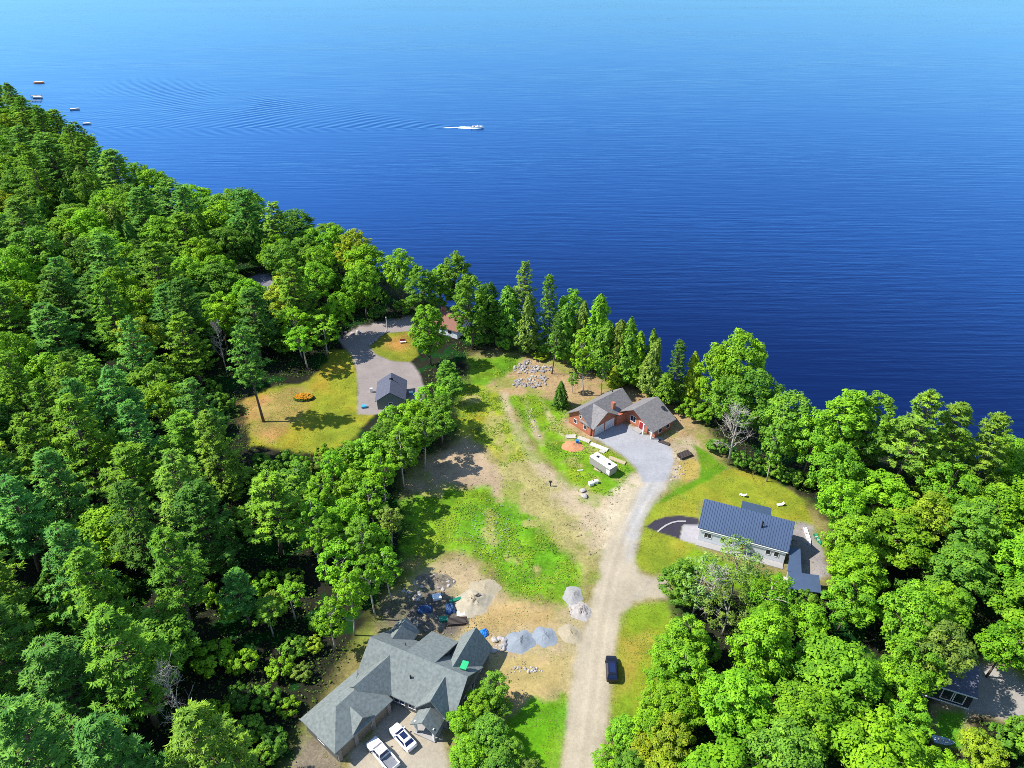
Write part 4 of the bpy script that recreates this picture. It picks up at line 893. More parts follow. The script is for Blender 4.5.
# ---- big grey-shingled house
def big_house():
    A = -24.2; O = (-21.7, 72.1)
    h = root('shingled_house', 'big rambling house with grey-green shingle roof and three garage bays at the bottom', 'house', (O[0], O[1], 0), math.radians(A))
    lr = rot2(math.radians(-A)); f1 = lr(-17.6 - O[0], 64.0 - O[1])
    G = Frame(f1[0], f1[1], -130 - A)
    rf, wl, st = MB(), MB(), MB()
    gable_roof(rf, .3, 16.3, -4.6, 4.5, 3.0, 6.8); gable_wall(wl, .3, 16.3, -4.6, 4.5, 3.0, 6.8)
    # long rear slope, rear wing, rear gable, front cross gable
    rf.add([(6.3, 0, 6.74), (11.2, 0, 6.74), (11.2, 7.3, 2.95), (6.3, 7.3, 2.95), (6.3, 0, 6.52), (11.2, 0, 6.52), (11.2, 7.3, 2.73), (6.3, 7.3, 2.73)], [(0, 1, 2, 3), (7, 6, 5, 4), (0, 4, 5, 1), (1, 5, 6, 2), (2, 6, 7, 3), (3, 7, 4, 0)])
    wl.add([(6.5, 4, -.3), (11, 4, -.3), (11, 7.1, -.3), (6.5, 7.1, -.3), (6.5, 4, 4.4), (11, 4, 4.4), (11, 7.1, 2.78), (6.5, 7.1, 2.78)], [(3, 2, 1, 0), (4, 5, 6, 7), (0, 1, 5, 4), (1, 2, 6, 5), (2, 3, 7, 6), (3, 0, 4, 7)])
    gable_roof(rf, 0, 8.4, 11.3, 16.0, 3.1, 5.95, 'v', co0=0); gable_wall(wl, .5, 8.3, 11.3, 16.0, 3.1, 5.95, 'v')
    gable_roof(rf, .5, 6.2, .5, 4.0, 3.2, 5.0, 'v', co0=0); gable_wall(wl, 1, 6.1, .52, 3.98, 3.2, 5.0, 'v')
    gable_roof(rf, -5.0, -1.0, 10.9, 16.0, 3.05, 6.1, 'v', co1=0, co0=.35); gable_wall(wl, -5.0, -1.0, 11.2, 15.75, 3.05, 6.1, 'v')
    # porch roof on posts
    gable_roof(rf, -7.4, -4.9, 11.6, 14.9, 2.75, 4.1, 'v', co0=.3, co1=-.1)
    t = MB(); hip_roof(t, .4, 10.2, -7.5, -.4, 3.1, 5.55, 3.2, 3.3); G.into(rf, t)
    t = MB(); gable_roof(t, -4.2, 3.2, -7.1, -1.3, 3.15, 5.95, 'u', .4, co0=0, co1=.15); G.into(rf, t)
    t = MB(); gable_roof(t, -3.0, -.35, 3.3, 7.4, 3.05, 4.85, 'v', .35, co0=0, co1=.25); G.into(rf, t)
    t = MB(); t.box(.4, 10.2, -7.5, -.4, -.3, 2.76); G.into(wl, t)
    t = MB(); gable_wall(t, -4.2, 1.0, -6.8, -1.7, 3.15, 5.95, 'u'); G.into(wl, t)
    t = MB(); gable_wall(t, -2.6, -.36, 3.6, 7.1, 3.05, 4.85, 'v', z0=2.5); G.into(wl, t)
    rf.build('roof', 'grey_shingle', h); wl.build('wall', 'grey_siding', h)
    for k, u in enumerate((.72, 3.72, 6.9, 9.85)):
        t = MB(); t.box(u - .3, u + .3, -.42, -.1, -.2, 2.6); c = MB(); G.into(c, t); c.build('stone_pier', 'stone_veneer', h)
    for u in (2.2, 5.3, 8.4):
        x, y, _ = G(u, -.4, 0); garage_door(h, x, y, 2.5, 2.25, -130 - A + 90, 'tan_door')
    x, y, _ = G(-1.6, -1.7, 0); opening(h, 'door', x, y, 1.05, 1.5, 2.1, -130 - A + 90, 'dark_siding', 'white_trim', 0, 'door_panel')
    for u, v in ((11.8, -7.2), (14.7, -7.2)): MB().box(u - .16, u + .16, v - .16, v + .16, -.1, 2.9).build('porch_post', 'white_trim', h)
    MB().box(11.5, 15.0, -7.5, -4.7, -.2, .25).build('porch_floor', 'concrete', h)
    opening(h, 'door', 13.2, -5.0, 1.15, 1.0, 2.1, -90, 'dark_siding', 'white_trim', 0, 'door_panel')
    for u, v, w, d in ((7.4, -4.6, 1.8, -90), (9.6, -4.6, 1.2, -90), (16.3, -2.2, 1.6, 0), (16.3, 1.6, 1.6, 0), (16.0, 5.2, 1.4, 0), (13.65, 8.3, 1.8, 90), (8.8, 7.1, 1.8, 90), (2.2, 6.1, 1.2, 90), (.3, -1.4, 1.4, 180), (.3, 2, 1.4, 180)):
        opening(h, 'window', u, v, 1.55, w, 1.3, d, bars=1)
    x, y, _ = G(10.2, -4, 0); opening(h, 'window', x, y, 1.5, 1.4, 1.2, -130 - A, bars=1)
    MB().box(16.2, 16.42, -4.2, 3.6, 2.25, 2.42).build('gutter', 'white_trim', h)
    MB().tube([(8.4, -2.5, 4.5), (8.4, -2.5, 5.35)], [.14, .14], 8).build('roof_vent', 'black_plastic', h)
    MB().tube([(5.0, 1.8, 4.9), (5.0, 1.8, 5.8)], [.07, .07], 8).build('plumbing_vent', 'black_plastic', h)
    MB().box(4.3, 6.4, 4.5, 6.9, -.3, .6).build('rear_deck', 'dark_lumber', h)
    return h
big_house()

# ---- blue metal roofed house
def blue_house():
    h = root('metal_roofed_house', 'white house with a steep ribbed blue metal roof on the east lawn', 'house', (35.3, 99.4, 0), math.radians(-22.6))
    rf, wl = MB(), MB(); L_, D, E, Rg = 15.7, 7.3, 3.55, 7.35
    gable_roof(rf, .1, L_, 0, D, E, Rg, ov=.2, th=.14, co0=.35, co1=.35)
    sl = (Rg - E) / (D / 2)
    for sgn in (-1, 1):
        for k in range(37):
            u = -.25 + k * .448
            if u > L_ + .4: break
            vs = []
            for du in (-.045, .045):
                for t in (0, 1):
                    v = D / 2 + sgn * (t * (D / 2 + .18) + .02); z = Rg - abs(v - D / 2) * sl
                    vs += [(u + du, v, z - .01), (u + du, v, z + .1)]
            rf.add(vs, [(0, 1, 3, 2), (4, 6, 7, 5), (1, 5, 7, 3), (0, 2, 6, 4), (2, 3, 7, 6), (0, 4, 5, 1)])
    gable_wall(wl, .1, L_, 0, D, E, Rg, th=.16)
    # rear shed dormer
    wl.box(6.7, 11.5, D / 2, D + .2, -.3, 5.2)
    rf.add([(6.4, 3.7, 7.28), (11.8, 3.7, 7.28), (11.8, 8.2, 5.35), (6.4, 8.2, 5.35), (6.4, 3.7, 7.12), (11.8, 3.7, 7.12), (11.8, 8.2, 5.19), (6.4, 8.2, 5.19)], [(0, 1, 2, 3), (7, 6, 5, 4), (0, 4, 5, 1), (1, 5, 6, 2), (2, 6, 7, 3), (3, 7, 4, 0)])
    # small entry gable
    gable_roof(rf, -1.1, .9, 6.9, 9.3, 2.6, 3.45, 'v', .2, .12, co1=0)
    rf.build('roof', 'blue_metal', h); wl.build('wall', 'white_siding', h)
    MB().tube([(10.7, 1.9, 5.1), (10.7, 1.9, 7.0)], [.13, .13], 8).build('stove_pipe', 'black_plastic', h)
    for u, v in ((7.05, -1.0), (9.15, -1.0)): MB().box(u - .07, u + .07, v - .07, v + .07, 0, 2.5).build('porch_post', 'white_trim', h)
    opening(h, 'door', 8.1, 0, 1.1, .95, 2.05, -90, 'red_paint', 'white_trim', 0, 'door_panel')
    for u, w, hh in ((1.75, 1.25, 1.05), (4.5, .62, 1.1), (6.0, .62, 1.1), (12.7, .75, 1.1), (14.15, .75, 1.1)): opening(h, 'window', u, 0, 1.85, w, hh, -90, bars=1 if w > 1 else 0)
    for u in (3, 6, 9.5, 13): opening(h, 'window', u, D if not 6.7 < u < 11.5 else D + .2, 1.6, 1.2, 1.2, 90, bars=1)
    for v in (2.2, 5.1): opening(h, 'window', .1, v, 1.6, 1.0, 1.2, 180); opening(h, 'window', L_, v, 1.6, 1.0, 1.2, 0)
    MB().box(.1, L_, -1.5, -.05, -.1, .16).build('front_walk', 'concrete', h)
    MB().box(-.2, L_ + .3, -.32, -.22, 3.02, 3.14).build('gutter', 'white_trim', h)
    # low side porch beyond the right gable
    MB().add([(16.3, -4.0, 2.5), (18.7, -4.0, 2.5), (18.0, 2.1, 2.75), (16.3, 2.1, 2.75), (16.3, -4, 2.35), (18.7, -4, 2.35), (18.0, 2.1, 2.6), (16.3, 2.1, 2.6)], [(0, 1, 2, 3), (7, 6, 5, 4), (0, 4, 5, 1), (1, 5, 6, 2), (2, 6, 7, 3), (3, 7, 4, 0)]).build('porch_roof', 'blue_metal', h, label='flat grey-blue porch roof')
    for u, v in ((16.5, -3.8), (18.4, -3.8), (17.8, 1.9), (16.5, 1.9)): MB().box(u - .08, u + .08, v - .08, v + .08, -.1, 2.45).build('porch_post', 'white_trim', h)
    MB().box(16.0, 17.4, -4.6, -3.6, .0, .5).build('porch_step', 'pale_lumber', h)
blue_house()
def lean_to():
    r = rot2(math.radians(-22.6)); x, y = r(17.4, -7.4)
    h = root('lean_to_shed', 'low shed with blue-grey roof half under the trees right of the blue-roofed house', 'shed', (35.3 + x, 99.4 + y, 0), math.radians(-10))
    MB().add([(-.3, -.3, 2.1), (4.9, -.3, 2.1), (4.9, 3.2, 2.7), (-.3, 3.2, 2.7), (-.3, -.3, 1.97), (4.9, -.3, 1.97), (4.9, 3.2, 2.57), (-.3, 3.2, 2.57)], [(0, 1, 2, 3), (7, 6, 5, 4), (0, 4, 5, 1), (1, 5, 6, 2), (2, 6, 7, 3), (3, 7, 4, 0)]).build('roof', 'blue_metal', h)
    MB().add([(0, 0, -.2), (4.6, 0, -.2), (4.6, 2.9, -.2), (0, 2.9, -.2), (0, 0, 1.98), (4.6, 0, 1.98), (4.6, 2.9, 2.49), (0, 2.9, 2.49)], [(3, 2, 1, 0), (4, 5, 6, 7), (0, 1, 5, 4), (1, 2, 6, 5), (2, 3, 7, 6), (3, 0, 4, 7)]).build('wall', 'grey_siding', h)
    opening(h, 'door', 2.3, 0, .95, 1.2, 1.8, -90, 'dark_siding', 'white_trim', 0, 'door_panel')
lean_to()

# ---- brick house
def brick_house():
    h = root('brick_house', 'red brick house with grey roofs and garage at the head of the grey driveway', 'house', (15.3, 134.4, 0), math.radians(40))
    rf, wl, tr = MB(), MB(), MB()
    gable_roof(rf, .3, 14.0, -3.4, 3.6, 3.05, 5.6); gable_wall(wl, .5, 14.0, -3.4, 3.6, 3.05, 5.6)
    gable_roof(rf, -4.2, .1, .6, 8.3, 3.0, 5.55, 'v', co1=0); gable_wall(wl, -4.0, .1, .85, 8.05, 3.0, 5.55, 'v')
    gable_roof(rf, 10.6, 17.4, -13.4, -4.2, 2.75, 5.7, 'u', wm=-7.8, e1=3.35, co0=1.0); gable_wall(wl, 11.2, 17.3, -13.3, -4.3, 2.85, 5.68, 'u', wm=-7.8, e1=3.4)
    wl.box(8.0, 12.0, -4.6, -2.0, -.3, 2.7)
    rf.build('roof', 'dark_shingle', h); wl.build('wall', 'brick', h)
    MB().box(8.3, 9.1, -2.8, -2.0, 3, 5.2).build('chimney', 'brick', h)
    for u in (2.7, 6.1): garage_door(h, u, -4.0, 2.7, 2.2, -90, 'garage_white')
    for v in (-1.6, 1.5): opening(h, 'window', .5, v, 1.5, .8, 1.0, 180)
    opening(h, 'window', .5, 0, 3.6, .6, .8, 180)
    opening(h, 'window', 11.2, -6.7, 1.7, 1.5, 1.5, 180, bars=1)
    opening(h, 'door', 11.2, -9.2, 1.1, 1.1, 2.1, 180, 'red_paint', 'white_trim', 0, 'door_panel', label='red front door')
    opening(h, 'window', 11.2, -12.0, 1.5, 1.3, 1.1, 180, bars=1)
    for u in (13, 15.6): opening(h, 'window', u, -13.3, 1.4, 1.1, 1.2, -90)
    opening(h, 'window', 17.3, -8, 1.6, 1.6, 1.3, 0, bars=1)
    for u in (3, 7, 11): opening(h, 'window', u, 3.6, 1.5, 1.1, 1.2, 90)
    MB().box(9.6, 11.1, -10.2, -7.9, -.1, .28).build('front_step', 'concrete', h)
    for v in (-13.0, -10.6): MB().box(10.2, 10.5, v - .15, v + .15, -.1, 2.75).build('porch_post', 'white_trim', h)
    MB().box(16.4, 17.0, -11.0, -10.2, 4.2, 4.75).build('skylight', 'glass', h)
    MB().tube([(11.9, .9, 4.6), (11.9, .9, 5.6)], [.12, .12], 8).build('roof_vent', 'black_plastic', h)
    MB().box(14.02, 15.6, -3.2, 3.2, -.2, 1.1).build('side_deck', 'dark_lumber', h)
brick_house()

# ---- small grey garage on the west drive
def west_garage():
    h = root('grey_garage', 'small grey gabled garage on the paved west driveway beside the lawn', 'garage', (-32.5, 142.5, 0), math.radians(5))
    rf, wl = MB(), MB()
    gable_roof(rf, .2, 8.7, .1, 6.7, 2.55, 4.75, 'v', .4, .18, co0=.1); gable_wall(wl, .2, 8.7, .2, 6.6, 2.6, 4.74, 'v', .18)
    rf.build('roof', 'shed_shingle', h); wl.build('wall', 'sage_siding', h)
    MB().box(3.1, 3.9, 6.0, 6.25, 4.3, 5.05).build('roof_vent', 'black_plastic', h)
    garage_door(h, 3.4, 8.7, 4.6, 2.1, 90, 'garage_white')
    opening(h, 'window', 3.4, .2, 1.3, .9, .9, -90); opening(h, 'window', 6.6, 4, 1.5, .9, .9, 0); opening(h, 'door', 6.6, 1.6, 1.0, .9, 2.0, 0, 'dark_siding', 'white_trim', 0, 'door_panel')
west_garage()
def brown_house():
    x, y = at(444, 330)
    h = root('brown_roofed_house', 'low house with a brown roof mostly hidden behind trees near the water', 'house', (x - 6, y + 1, zg(x, y)), math.radians(-32))
    rf, wl = MB(), MB(); gable_roof(rf, 0, 12, 0, 7.5, 2.9, 5.2); gable_wall(wl, 0, 12, 0, 7.5, 2.9, 5.2, z0=-2)
    rf.build('roof', 'brown_shingle', h); wl.build('wall', 'white_siding', h)
    for u in (2, 5.2, 9.5): opening(h, 'window', u, 0, 1.5, 1.3, 1.1, -90)
    opening(h, 'window', 12, 3.7, 1.5, 1.4, 1.1, 0); MB().box(4, 4.8, 4.2, 5, 4, 6).build('chimney', 'brick', h)
brown_house()
def dark_house():
    h = root('dark_walled_house', 'dark-walled house with white framed windows beside the lower right driveway', 'house', (64.1, 66.2, 0), math.radians(-22.5))
    rf, wl = MB(), MB(); gable_roof(rf, -4, 4.6, 0, 7, 3.55, 5.3, ov=.3); gable_wall(wl, -4, 4.6, 0, 7, 3.55, 5.3)
    rf.build('roof', 'shed_shingle', h); wl.build('wall', 'dark_siding', h)
    for u in (1.35, 3.0): opening(h, 'window', u, 0, 1.75, 1.25, 2.0, -90, fw=.14)
    opening(h, 'window', 4.6, 3.5, 1.6, 1.4, 1.2, 0, fw=.14)
    MB().box(-4.2, 4.9, -.42, -.3, 3.12, 3.3).build('gutter', 'white_trim', h)
    MB().box(-4, 4.7, -.12, -.02, -.1, .22).build('base_board', 'white_trim', h)
dark_house()
def garden_shed():
    x, y = at(909, 642)
    h = root('garden_shed', 'small pale-roofed shed showing through a gap in the right wood', 'shed', (x - 1.2, y - 1.2, 0), math.radians(60))
    rf, wl = MB(), MB(); gable_roof(rf, 0, 3.2, 0, 2.6, 2.1, 3.0, ov=.2, th=.1); gable_wall(wl, 0, 3.2, 0, 2.6, 2.1, 3.0, th=.1)
    rf.build('roof', 'concrete', h); wl.build('wall', 'grey_siding', h); opening(h, 'door', 1.6, 0, .95, .9, 1.8, -90, 'dark_siding', 'white_trim', 0, 'door_panel')
garden_shed()

# ------------------------------------------------------------------ vehicles (x forward)
def panel(mb, q, off=.012, th=.02):
    q = [Vector(p) for p in q]; n = (q[1] - q[0]).cross(q[3] - q[0]).normalized()
    mb.add([p + n * off for p in q] + [p - n * th for p in q], [(0, 1, 2, 3), (7, 6, 5, 4), (0, 4, 5, 1), (1, 5, 6, 2), (2, 6, 7, 3), (3, 7, 4, 0)])
def lerp(a, b, t): return tuple(a[i] + (b[i] - a[i]) * t for i in range(3))
def shrink(q, a, b):
    """inset a quad: a along its first edge direction, b along the other"""
    A, B, Cc, D = q; e = lambda s, t: lerp(lerp(A, B, s), lerp(D, Cc, s), t)
    return [e(a, b), e(1 - a, b), e(1 - a, 1 - b), e(a, 1 - b)]
def wheels(t, xs, hw, r):
    for x in xs:
        for s in (-1, 1):
            n = 18; ring = lambda y, q: [(x + q * math.cos(2 * PI * k / n), y, r + q * math.sin(2 * PI * k / n)) for k in range(n)]
            o = MB().loft([ring(s * (hw - .24), r * .8), ring(s * (hw - .22), r), ring(s * (hw - .03), r), ring(s * (hw), r * .82)][::s]).build('wheel', 'rubber', t)
            m = MB().loft([ring(s * (hw - .05), r * .62), ring(s * (hw + .015), r * .58)][::s]); m.build('rim', 'steel', o)
def body_ring(x, hw, lo, mid, top, crown=.03):
    return [(x, -hw * .88, lo), (x, hw * .88, lo), (x, hw, lo + .18), (x, hw * 1.0, mid), (x, hw * .90, top), (x, hw * .4, top + crown), (x, -hw * .4, top + crown), (x, -hw * .90, top), (x, -hw, mid), (x, -hw, lo + .18)]
def car(name, label, cat, loc, rz, L_, W, paint, stations, cab, roof_z, belt, dark_roof=False, sunroof=False, group=None):
    t = root(name, label, cat, (loc[0], loc[1], .0), rz, group); hw = W / 2
    b = MB(); b.loft([body_ring(x * L_, hw * k, lo, mid, top) for x, k, lo, mid, top in stations])
    x0, x1, x2, x3 = [c * L_ for c in cab]          # rear belt, rear roof, front roof, front belt
    wb, wr = hw * .9, hw * .70
    c = [(x0, -wb, belt), (x3, -wb, belt), (x3, wb, belt), (x0, wb, belt)]; r = [(x1, -wr, roof_z), (x2, -wr, roof_z), (x2, wr, roof_z), (x1, wr, roof_z)]
    b.loft([[(p[0], p[1], belt - .25) for p in c], c, r, [(p[0] * .96 + .02 * (x1 + x2), p[1] * .8, roof_z + .05) for p in r]])
    b.build('body', paint, t, smooth=False)
    F = [c[1], c[2], r[2], r[1]]; K = [c[3], c[0], r[0], r[3]]
    g = MB(); panel(g, shrink(F, .06, .08)); g.build('windscreen', 'car_glass', t)
    g = MB(); panel(g, shrink(K, .07, .12)); g.build('rear_window', 'car_glass', t)
    for q in ([c[0], c[1], r[1], r[0]], [c[2], c[3], r[3], r[2]]):
        e = shrink(q, .05, .12)
        for s0, s1 in ((.03, .49), (.52, .97)):
            g = MB(); panel(g, [lerp(e[0], e[1], s0), lerp(e[0], e[1], s1), lerp(e[3], e[2], s1), lerp(e[3], e[2], s0)]); g.build('side_window', 'car_glass', t)
    if sunroof: MB().box(x1 + .38, x2 - .12, -wr * .62, wr * .62, roof_z + .02, roof_z + .075).build('sunroof', 'car_glass', t)
    if dark_roof: MB().box(x1 + .25, x2 - .15, -wr * .7, wr * .7, roof_z + .02, roof_z + .07).build('glass_roof', 'car_glass', t)
    for s in (-1, 1):
        MB().box(L_ * .5 - .28, L_ * .5 - .06, s * hw * .62 - .17, s * hw * .62 + .17, .62, .78).build('headlight', 'lamp_lens', t)
        MB().box(-L_ * .5 + .02, -L_ * .5 + .14, s * hw * .72 - .13, s * hw * .72 + .13, .72, .92).build('tail_light', 'red_paint', t)
        MB().box(x3 - .35, x3 - .17, s * (hw + .02) - .1, s * (hw + .02) + .1, belt - .02, belt + .14).build('mirror', paint, t)
    wheels(t, (-L_ * .29, L_ * .31), hw, .33)
    return t
SEDAN = [(-.5, .80, .42, .6, .78), (-.485, .93, .3, .68, .98), (-.38, 1, .22, .72, 1.0), (-.1, 1, .2, .72, .98), (.18, 1, .2, .72, .96), (.36, .98, .22, .68, .88), (.46, .90, .28, .6, .74), (.5, .72, .4, .55, .62)]
hd = math.atan2(61.4 - 57.8, -17.6 + 14.1)
car('white_car', 'white car with dark sunroof parked on the drive of the big grey house', 'car', (-15.75, 59.65), hd, 4.75, 1.86, 'white_car', SEDAN, (-.40, -.27, .07, .22), 1.42, .95, sunroof=True)
SUVS = [(-.5, .85, .45, .7, 1.0), (-.48, .95, .32, .75, 1.08), (-.3, 1, .24, .8, 1.08), (.15, 1, .24, .8, 1.06), (.36, .98, .26, .76, 1.0), (.47, .9, .34, .7, .88), (.5, .76, .45, .62, .74)]
car('black_car', 'black SUV driving along the pale gravel road', 'car', (15.68, 70.9), math.radians(86), 4.6, 1.9, 'black_car', SUVS, (-.47, -.37, .10, .24), 1.66, 1.05, dark_roof=True)
def pickup():
    x, y = at(383, 757); t = root('white_pickup', 'white pickup truck with empty grey bed parked beside the white car', 'truck', (x, y, 0), hd)
    hw = .98; L_ = 5.7; b = MB()
    b.loft([body_ring(x, hw * k, lo, mid, top) for x, k, lo, mid, top in ((-.55, 1, .42, .85, 1.12), (.9, 1, .4, .85, 1.12), (2.2, .99, .42, .8, 1.08), (2.65, .94, .45, .75, 1.0), (2.85, .8, .5, .7, .85))])
    wb, wr = .9, .72; c = [(-.55, -wb, 1.1), (1.45, -wb, 1.1), (1.45, wb, 1.1), (-.55, wb, 1.1)]; r = [(-.42, -wr, 1.78), (.75, -wr, 1.78), (.75, wr, 1.78), (-.42, wr, 1.78)]
    b.loft([[(p[0], p[1], .9) for p in c], c, r, [(p[0] * .97, p[1] * .85, 1.83) for p in r]])
    for s in (-1, 1): b.box(-2.85, -.551, s * .9 - .08, s * .9 + .08, .45, 1.12)
    b.box(-2.85, -2.75, -.815, .815, .5, 1.1); b.build('body', 'white_car', t)
    MB().box(-2.745, -.56, -.81, .81, .5, .72).build('bed', 'bed_liner', t)
    for nm, q in (('windscreen', [c[1], c[2], r[2], r[1]]), ('rear_window', [c[3], c[0], r[0], r[3]])):
        g = MB(); panel(g, shrink(q, .06, .1)); g.build(nm, 'car_glass', t)
    for q in ([c[0], c[1], r[1], r[0]], [c[2], c[3], r[3], r[2]]):
        e = shrink(q, .05, .14)
        for s0, s1 in ((.03, .48), (.52, .97)):
            g = MB(); panel(g, [lerp(e[0], e[1], s0), lerp(e[0], e[1], s1), lerp(e[3], e[2], s1), lerp(e[3], e[2], s0)]); g.build('side_window', 'car_glass', t)
    for s in (-1, 1):
        MB().box(2.62, 2.82, s * .66 - .16, s * .66 + .16, .78, .94).build('headlight', 'lamp_lens', t); MB().box(-2.87, -2.8, s * .9 - .07, s * .9 + .07, .75, 1.0).build('tail_light', 'red_paint', t)
        MB().box(1.05, 1.22, s * 1.08 - .11, s * 1.08 + .11, 1.15, 1.35).build('mirror', 'black_plastic', t)
    wheels(t, (-1.75, 1.85), hw, .38)
pickup()
def trailer():
    A = at(593, 463); B = at(612.5, 476); ang = math.atan2(B[1] - A[1], B[0] - A[0])
    t = root('box_trailer', 'white-roofed box trailer parked on the grass beside the grey driveway', 'trailer', ((A[0] + B[0]) / 2, (A[1] + B[1]) / 2, 0), ang)
    MB().box(-2.9, 2.9, -1.1, 1.1, .5, 2.35).build('body', 'trailer_side', t)
    MB().box(-2.95, 2.95, -1.14, 1.14, 2.352, 2.47).build('roof', 'white_paint', t)
    for u in (-1.6, 1.7): MB().box(u - .25, u + .25, -.25, .25, 2.472, 2.66).build('roof_vent', 'black_plastic', t)
    wheels(t, (-.55, .4), 1.14, .36); MB().tube([(-2.9, 0, .55), (-4.0, 0, .5)], [.07, .05], 6).build('drawbar', 'steel', t)
    d = MB(); d.box(2.902, 2.95, -.98, -.01, .6, 2.25); d.build('door', 'trailer_side', t); d = MB(); d.box(2.902, 2.95, .01, .98, .6, 2.25); d.build('door', 'trailer_side', t)
    MB().box(2.0, 2.9, -1.15, -1.102, .9, 1.9).build('side_door', 'white_paint', t)
trailer()
# ------------------------------------------------------------------ boats and docks
def hull(mb, L_, W, H, z0=-.15, blunt=.15):
    rings = []
    for x in np.linspace(-.5, .5, 9):
        k = min(1, (1 - max(0, (x + .02) / .52) ** 2.2)) * (1 if x > -.45 else .92); k = max(k, .03); rise = .25 * H * max(0, x) * 2
        w = W / 2 * k
        rings.append([(x * L_, -w, z0 + H + rise), (x * L_, -w * .8, z0 + H * .35), (x * L_, 0, z0), (x * L_, w * .8, z0 + H * .35), (x * L_, w, z0 + H + rise), (x * L_, w * .82, z0 + H + rise - .02), (x * L_, 0, z0 + H * .55), (x * L_, -w * .82, z0 + H + rise - .02)])
    return mb.loft(rings)
def motorboat():
    t = root('motorboat', 'white motorboat crossing the lake with a short foam trail', 'boat', (BOAT[0] + 1.5, BOAT[1], WATER), math.radians(-4))
    hull(MB(), 7.0, 2.5, 1.1).build('hull', 'white_paint', t)
    MB().box(-.3, .5, -.9, .9, .55, 1.5).build('console', 'white_paint', t)
    g = MB(); panel(g, [(.5, -.9, 1.3), (.5, .9, 1.3), (.2, .8, 1.95), (.2, -.8, 1.95)]); g.build('windscreen', 'car_glass', t)
    MB().box(-2.4, -1.5, -.9, .9, .4, .95).build('seat', 'dark_lumber', t); MB().box(-3.9, -3.45, -.25, .25, .2, 1.35).build('outboard_motor', 'black_plastic', t)
    m = MB(); n = 22; rng = random.Random(3)
    for s in (-1, 1):
        rings = []
        for k in range(n + 1):
            x = 2.2 - k * .6; y = s * (.7 + k * .09) + rng.uniform(-.1, .1); w = (.28 + .012 * k) * (1 - (k / n) ** 3) + .03
            rings.append([(x, y - w, .0), (x, y - w * .4, .2 * (1 - k / n) + .07), (x, y + w * .4, .2 * (1 - k / n) + .07), (x, y + w, .0)])
        m.loft(rings)
    m.build('bow_wave', 'foam', t)
    m = MB(); rings = []
    for k in range(13):
        x = -3.5 - k * 1.5; w = .7 * (1 - (k / 12) ** 2) + .05
        rings.append([(x, -w + rng.uniform(-.1, .1), 0), (x, -w * .3, .12), (x, w * .3, .12), (x, w, 0)])
    m.loft(rings); m.build('stern_foam', 'foam', t)
motorboat()
def small_boat(name, label, px, py, L_, W, mat, rz, z=WATER, H=.6, group=None, cat='boat'):
    x, y = at(px, py, z); t = root(name, label, cat, (x, y, z), rz, group)
    hull(MB(), L_, W, H).build('hull', mat, t)
    for u in (-.18, .12): MB().box(u * L_ - .14, u * L_ + .14, -W * .36, W * .36, H * .45, H * .6).build('seat', 'pale_lumber', t)
    return t
small_boat('moored_boat', 'small white boat moored off the tree point', 75, 109.5, 5.6, 1.9, 'white_paint', .15, H=.9)
small_boat('moored_boat', 'small white boat close under the shore trees', 87, 124, 4.6, 1.7, 'white_paint', .2, H=.8)
small_boat('moored_boat', 'white and blue boat tied alongside the docks', 38, 98, 6.5, 2.3, 'white_paint', .0, H=1.0)
def float_raft():
    x, y = at(38.8, 82.8, WATER); t = root('swim_raft', 'orange swim raft floating far out above the docks', 'raft', (x, y, WATER), .1)
    b = MB(); b.prism([(2.6 * math.cos(k * PI / 6) * 1.5, 1.6 * math.sin(k * PI / 6)) for k in range(12)], -.1, .75); b.build('float', 'orange_plastic', t)
    b = MB(); b.prism([(1.7 * math.cos(k * PI / 6) * 1.5, 1.05 * math.sin(k * PI / 6)) for k in range(12)], .752, .86); b.build('deck', 'white_plastic', t)
float_raft()
def dock(label, px, py, L_, W, rz):
    x, y = at(px, py, WATER); t = root('dock', label, 'dock', (x, y, WATER), rz, 'docks along the far shore')
    m = MB()
    for k in range(int(L_ / .5)): m.box(k * .5, k * .5 + .46, -W / 2, W / 2, .5, .6)
    m.build('planks', 'wood_deck', t)
    for u in (.3, L_ / 2, L_ - .3):
        for s in (-1, 1): MB().tube([(u, s * W * .44, -2.5), (u, s * W * .44, .95)], [.1, .1], 6).build('post', 'dark_lumber', t)
dock('grey plank dock farthest up the shore, beside the tied boat', 31, 96.5, 7, 2.0, .05)
dock('pale plank dock nearest the tree point', 31, 101, 7, 1.8, -.05)

# ------------------------------------------------------------------ rocks, heaps, building materials
def blob(r, seed, flat=.7, sub=2, amp=.28):
    import bmesh
    bm = bmesh.new(); bmesh.ops.create_icosphere(bm, subdivisions=sub, radius=r); rn = random.Random(seed)
    ax = [(Vector((rn.gauss(0, 1), rn.gauss(0, 1), rn.gauss(0, 1))).normalized(), rn.uniform(.55, .9)) for _ in range(9)]
    for v in bm.verts:
        for a, d in ax:
            k = v.co.dot(a) - r * d
            if k > 0: v.co -= a * k * .85
        v.co *= 1 + rn.uniform(-.06, .06); v.co.z = v.co.z * flat + r * flat * .55
    me = bpy.data.meshes.new('rock'); bm.to_mesh(me); bm.free(); return me
ROCKS = [blob(.5, s) for s in range(6)]; PALE = [m.copy() for m in ROCKS]
for m in ROCKS: m.materials.append(M['rock'])
for m in PALE: m.materials.append(M['pale_rock'])
RR = random.Random(99)
def rock(x, y, s, label, group, pale=False, mats=None):
    o = link('rock', RR.choice(PALE if pale else ROCKS), None, (x, y, zg(x, y) - .04), RR.uniform(0, 6.28)); o.scale = (s * RR.uniform(.8, 1.4), s * RR.uniform(.8, 1.2), s * RR.uniform(.7, 1.1))
    return props(o, label, 'rock', group)
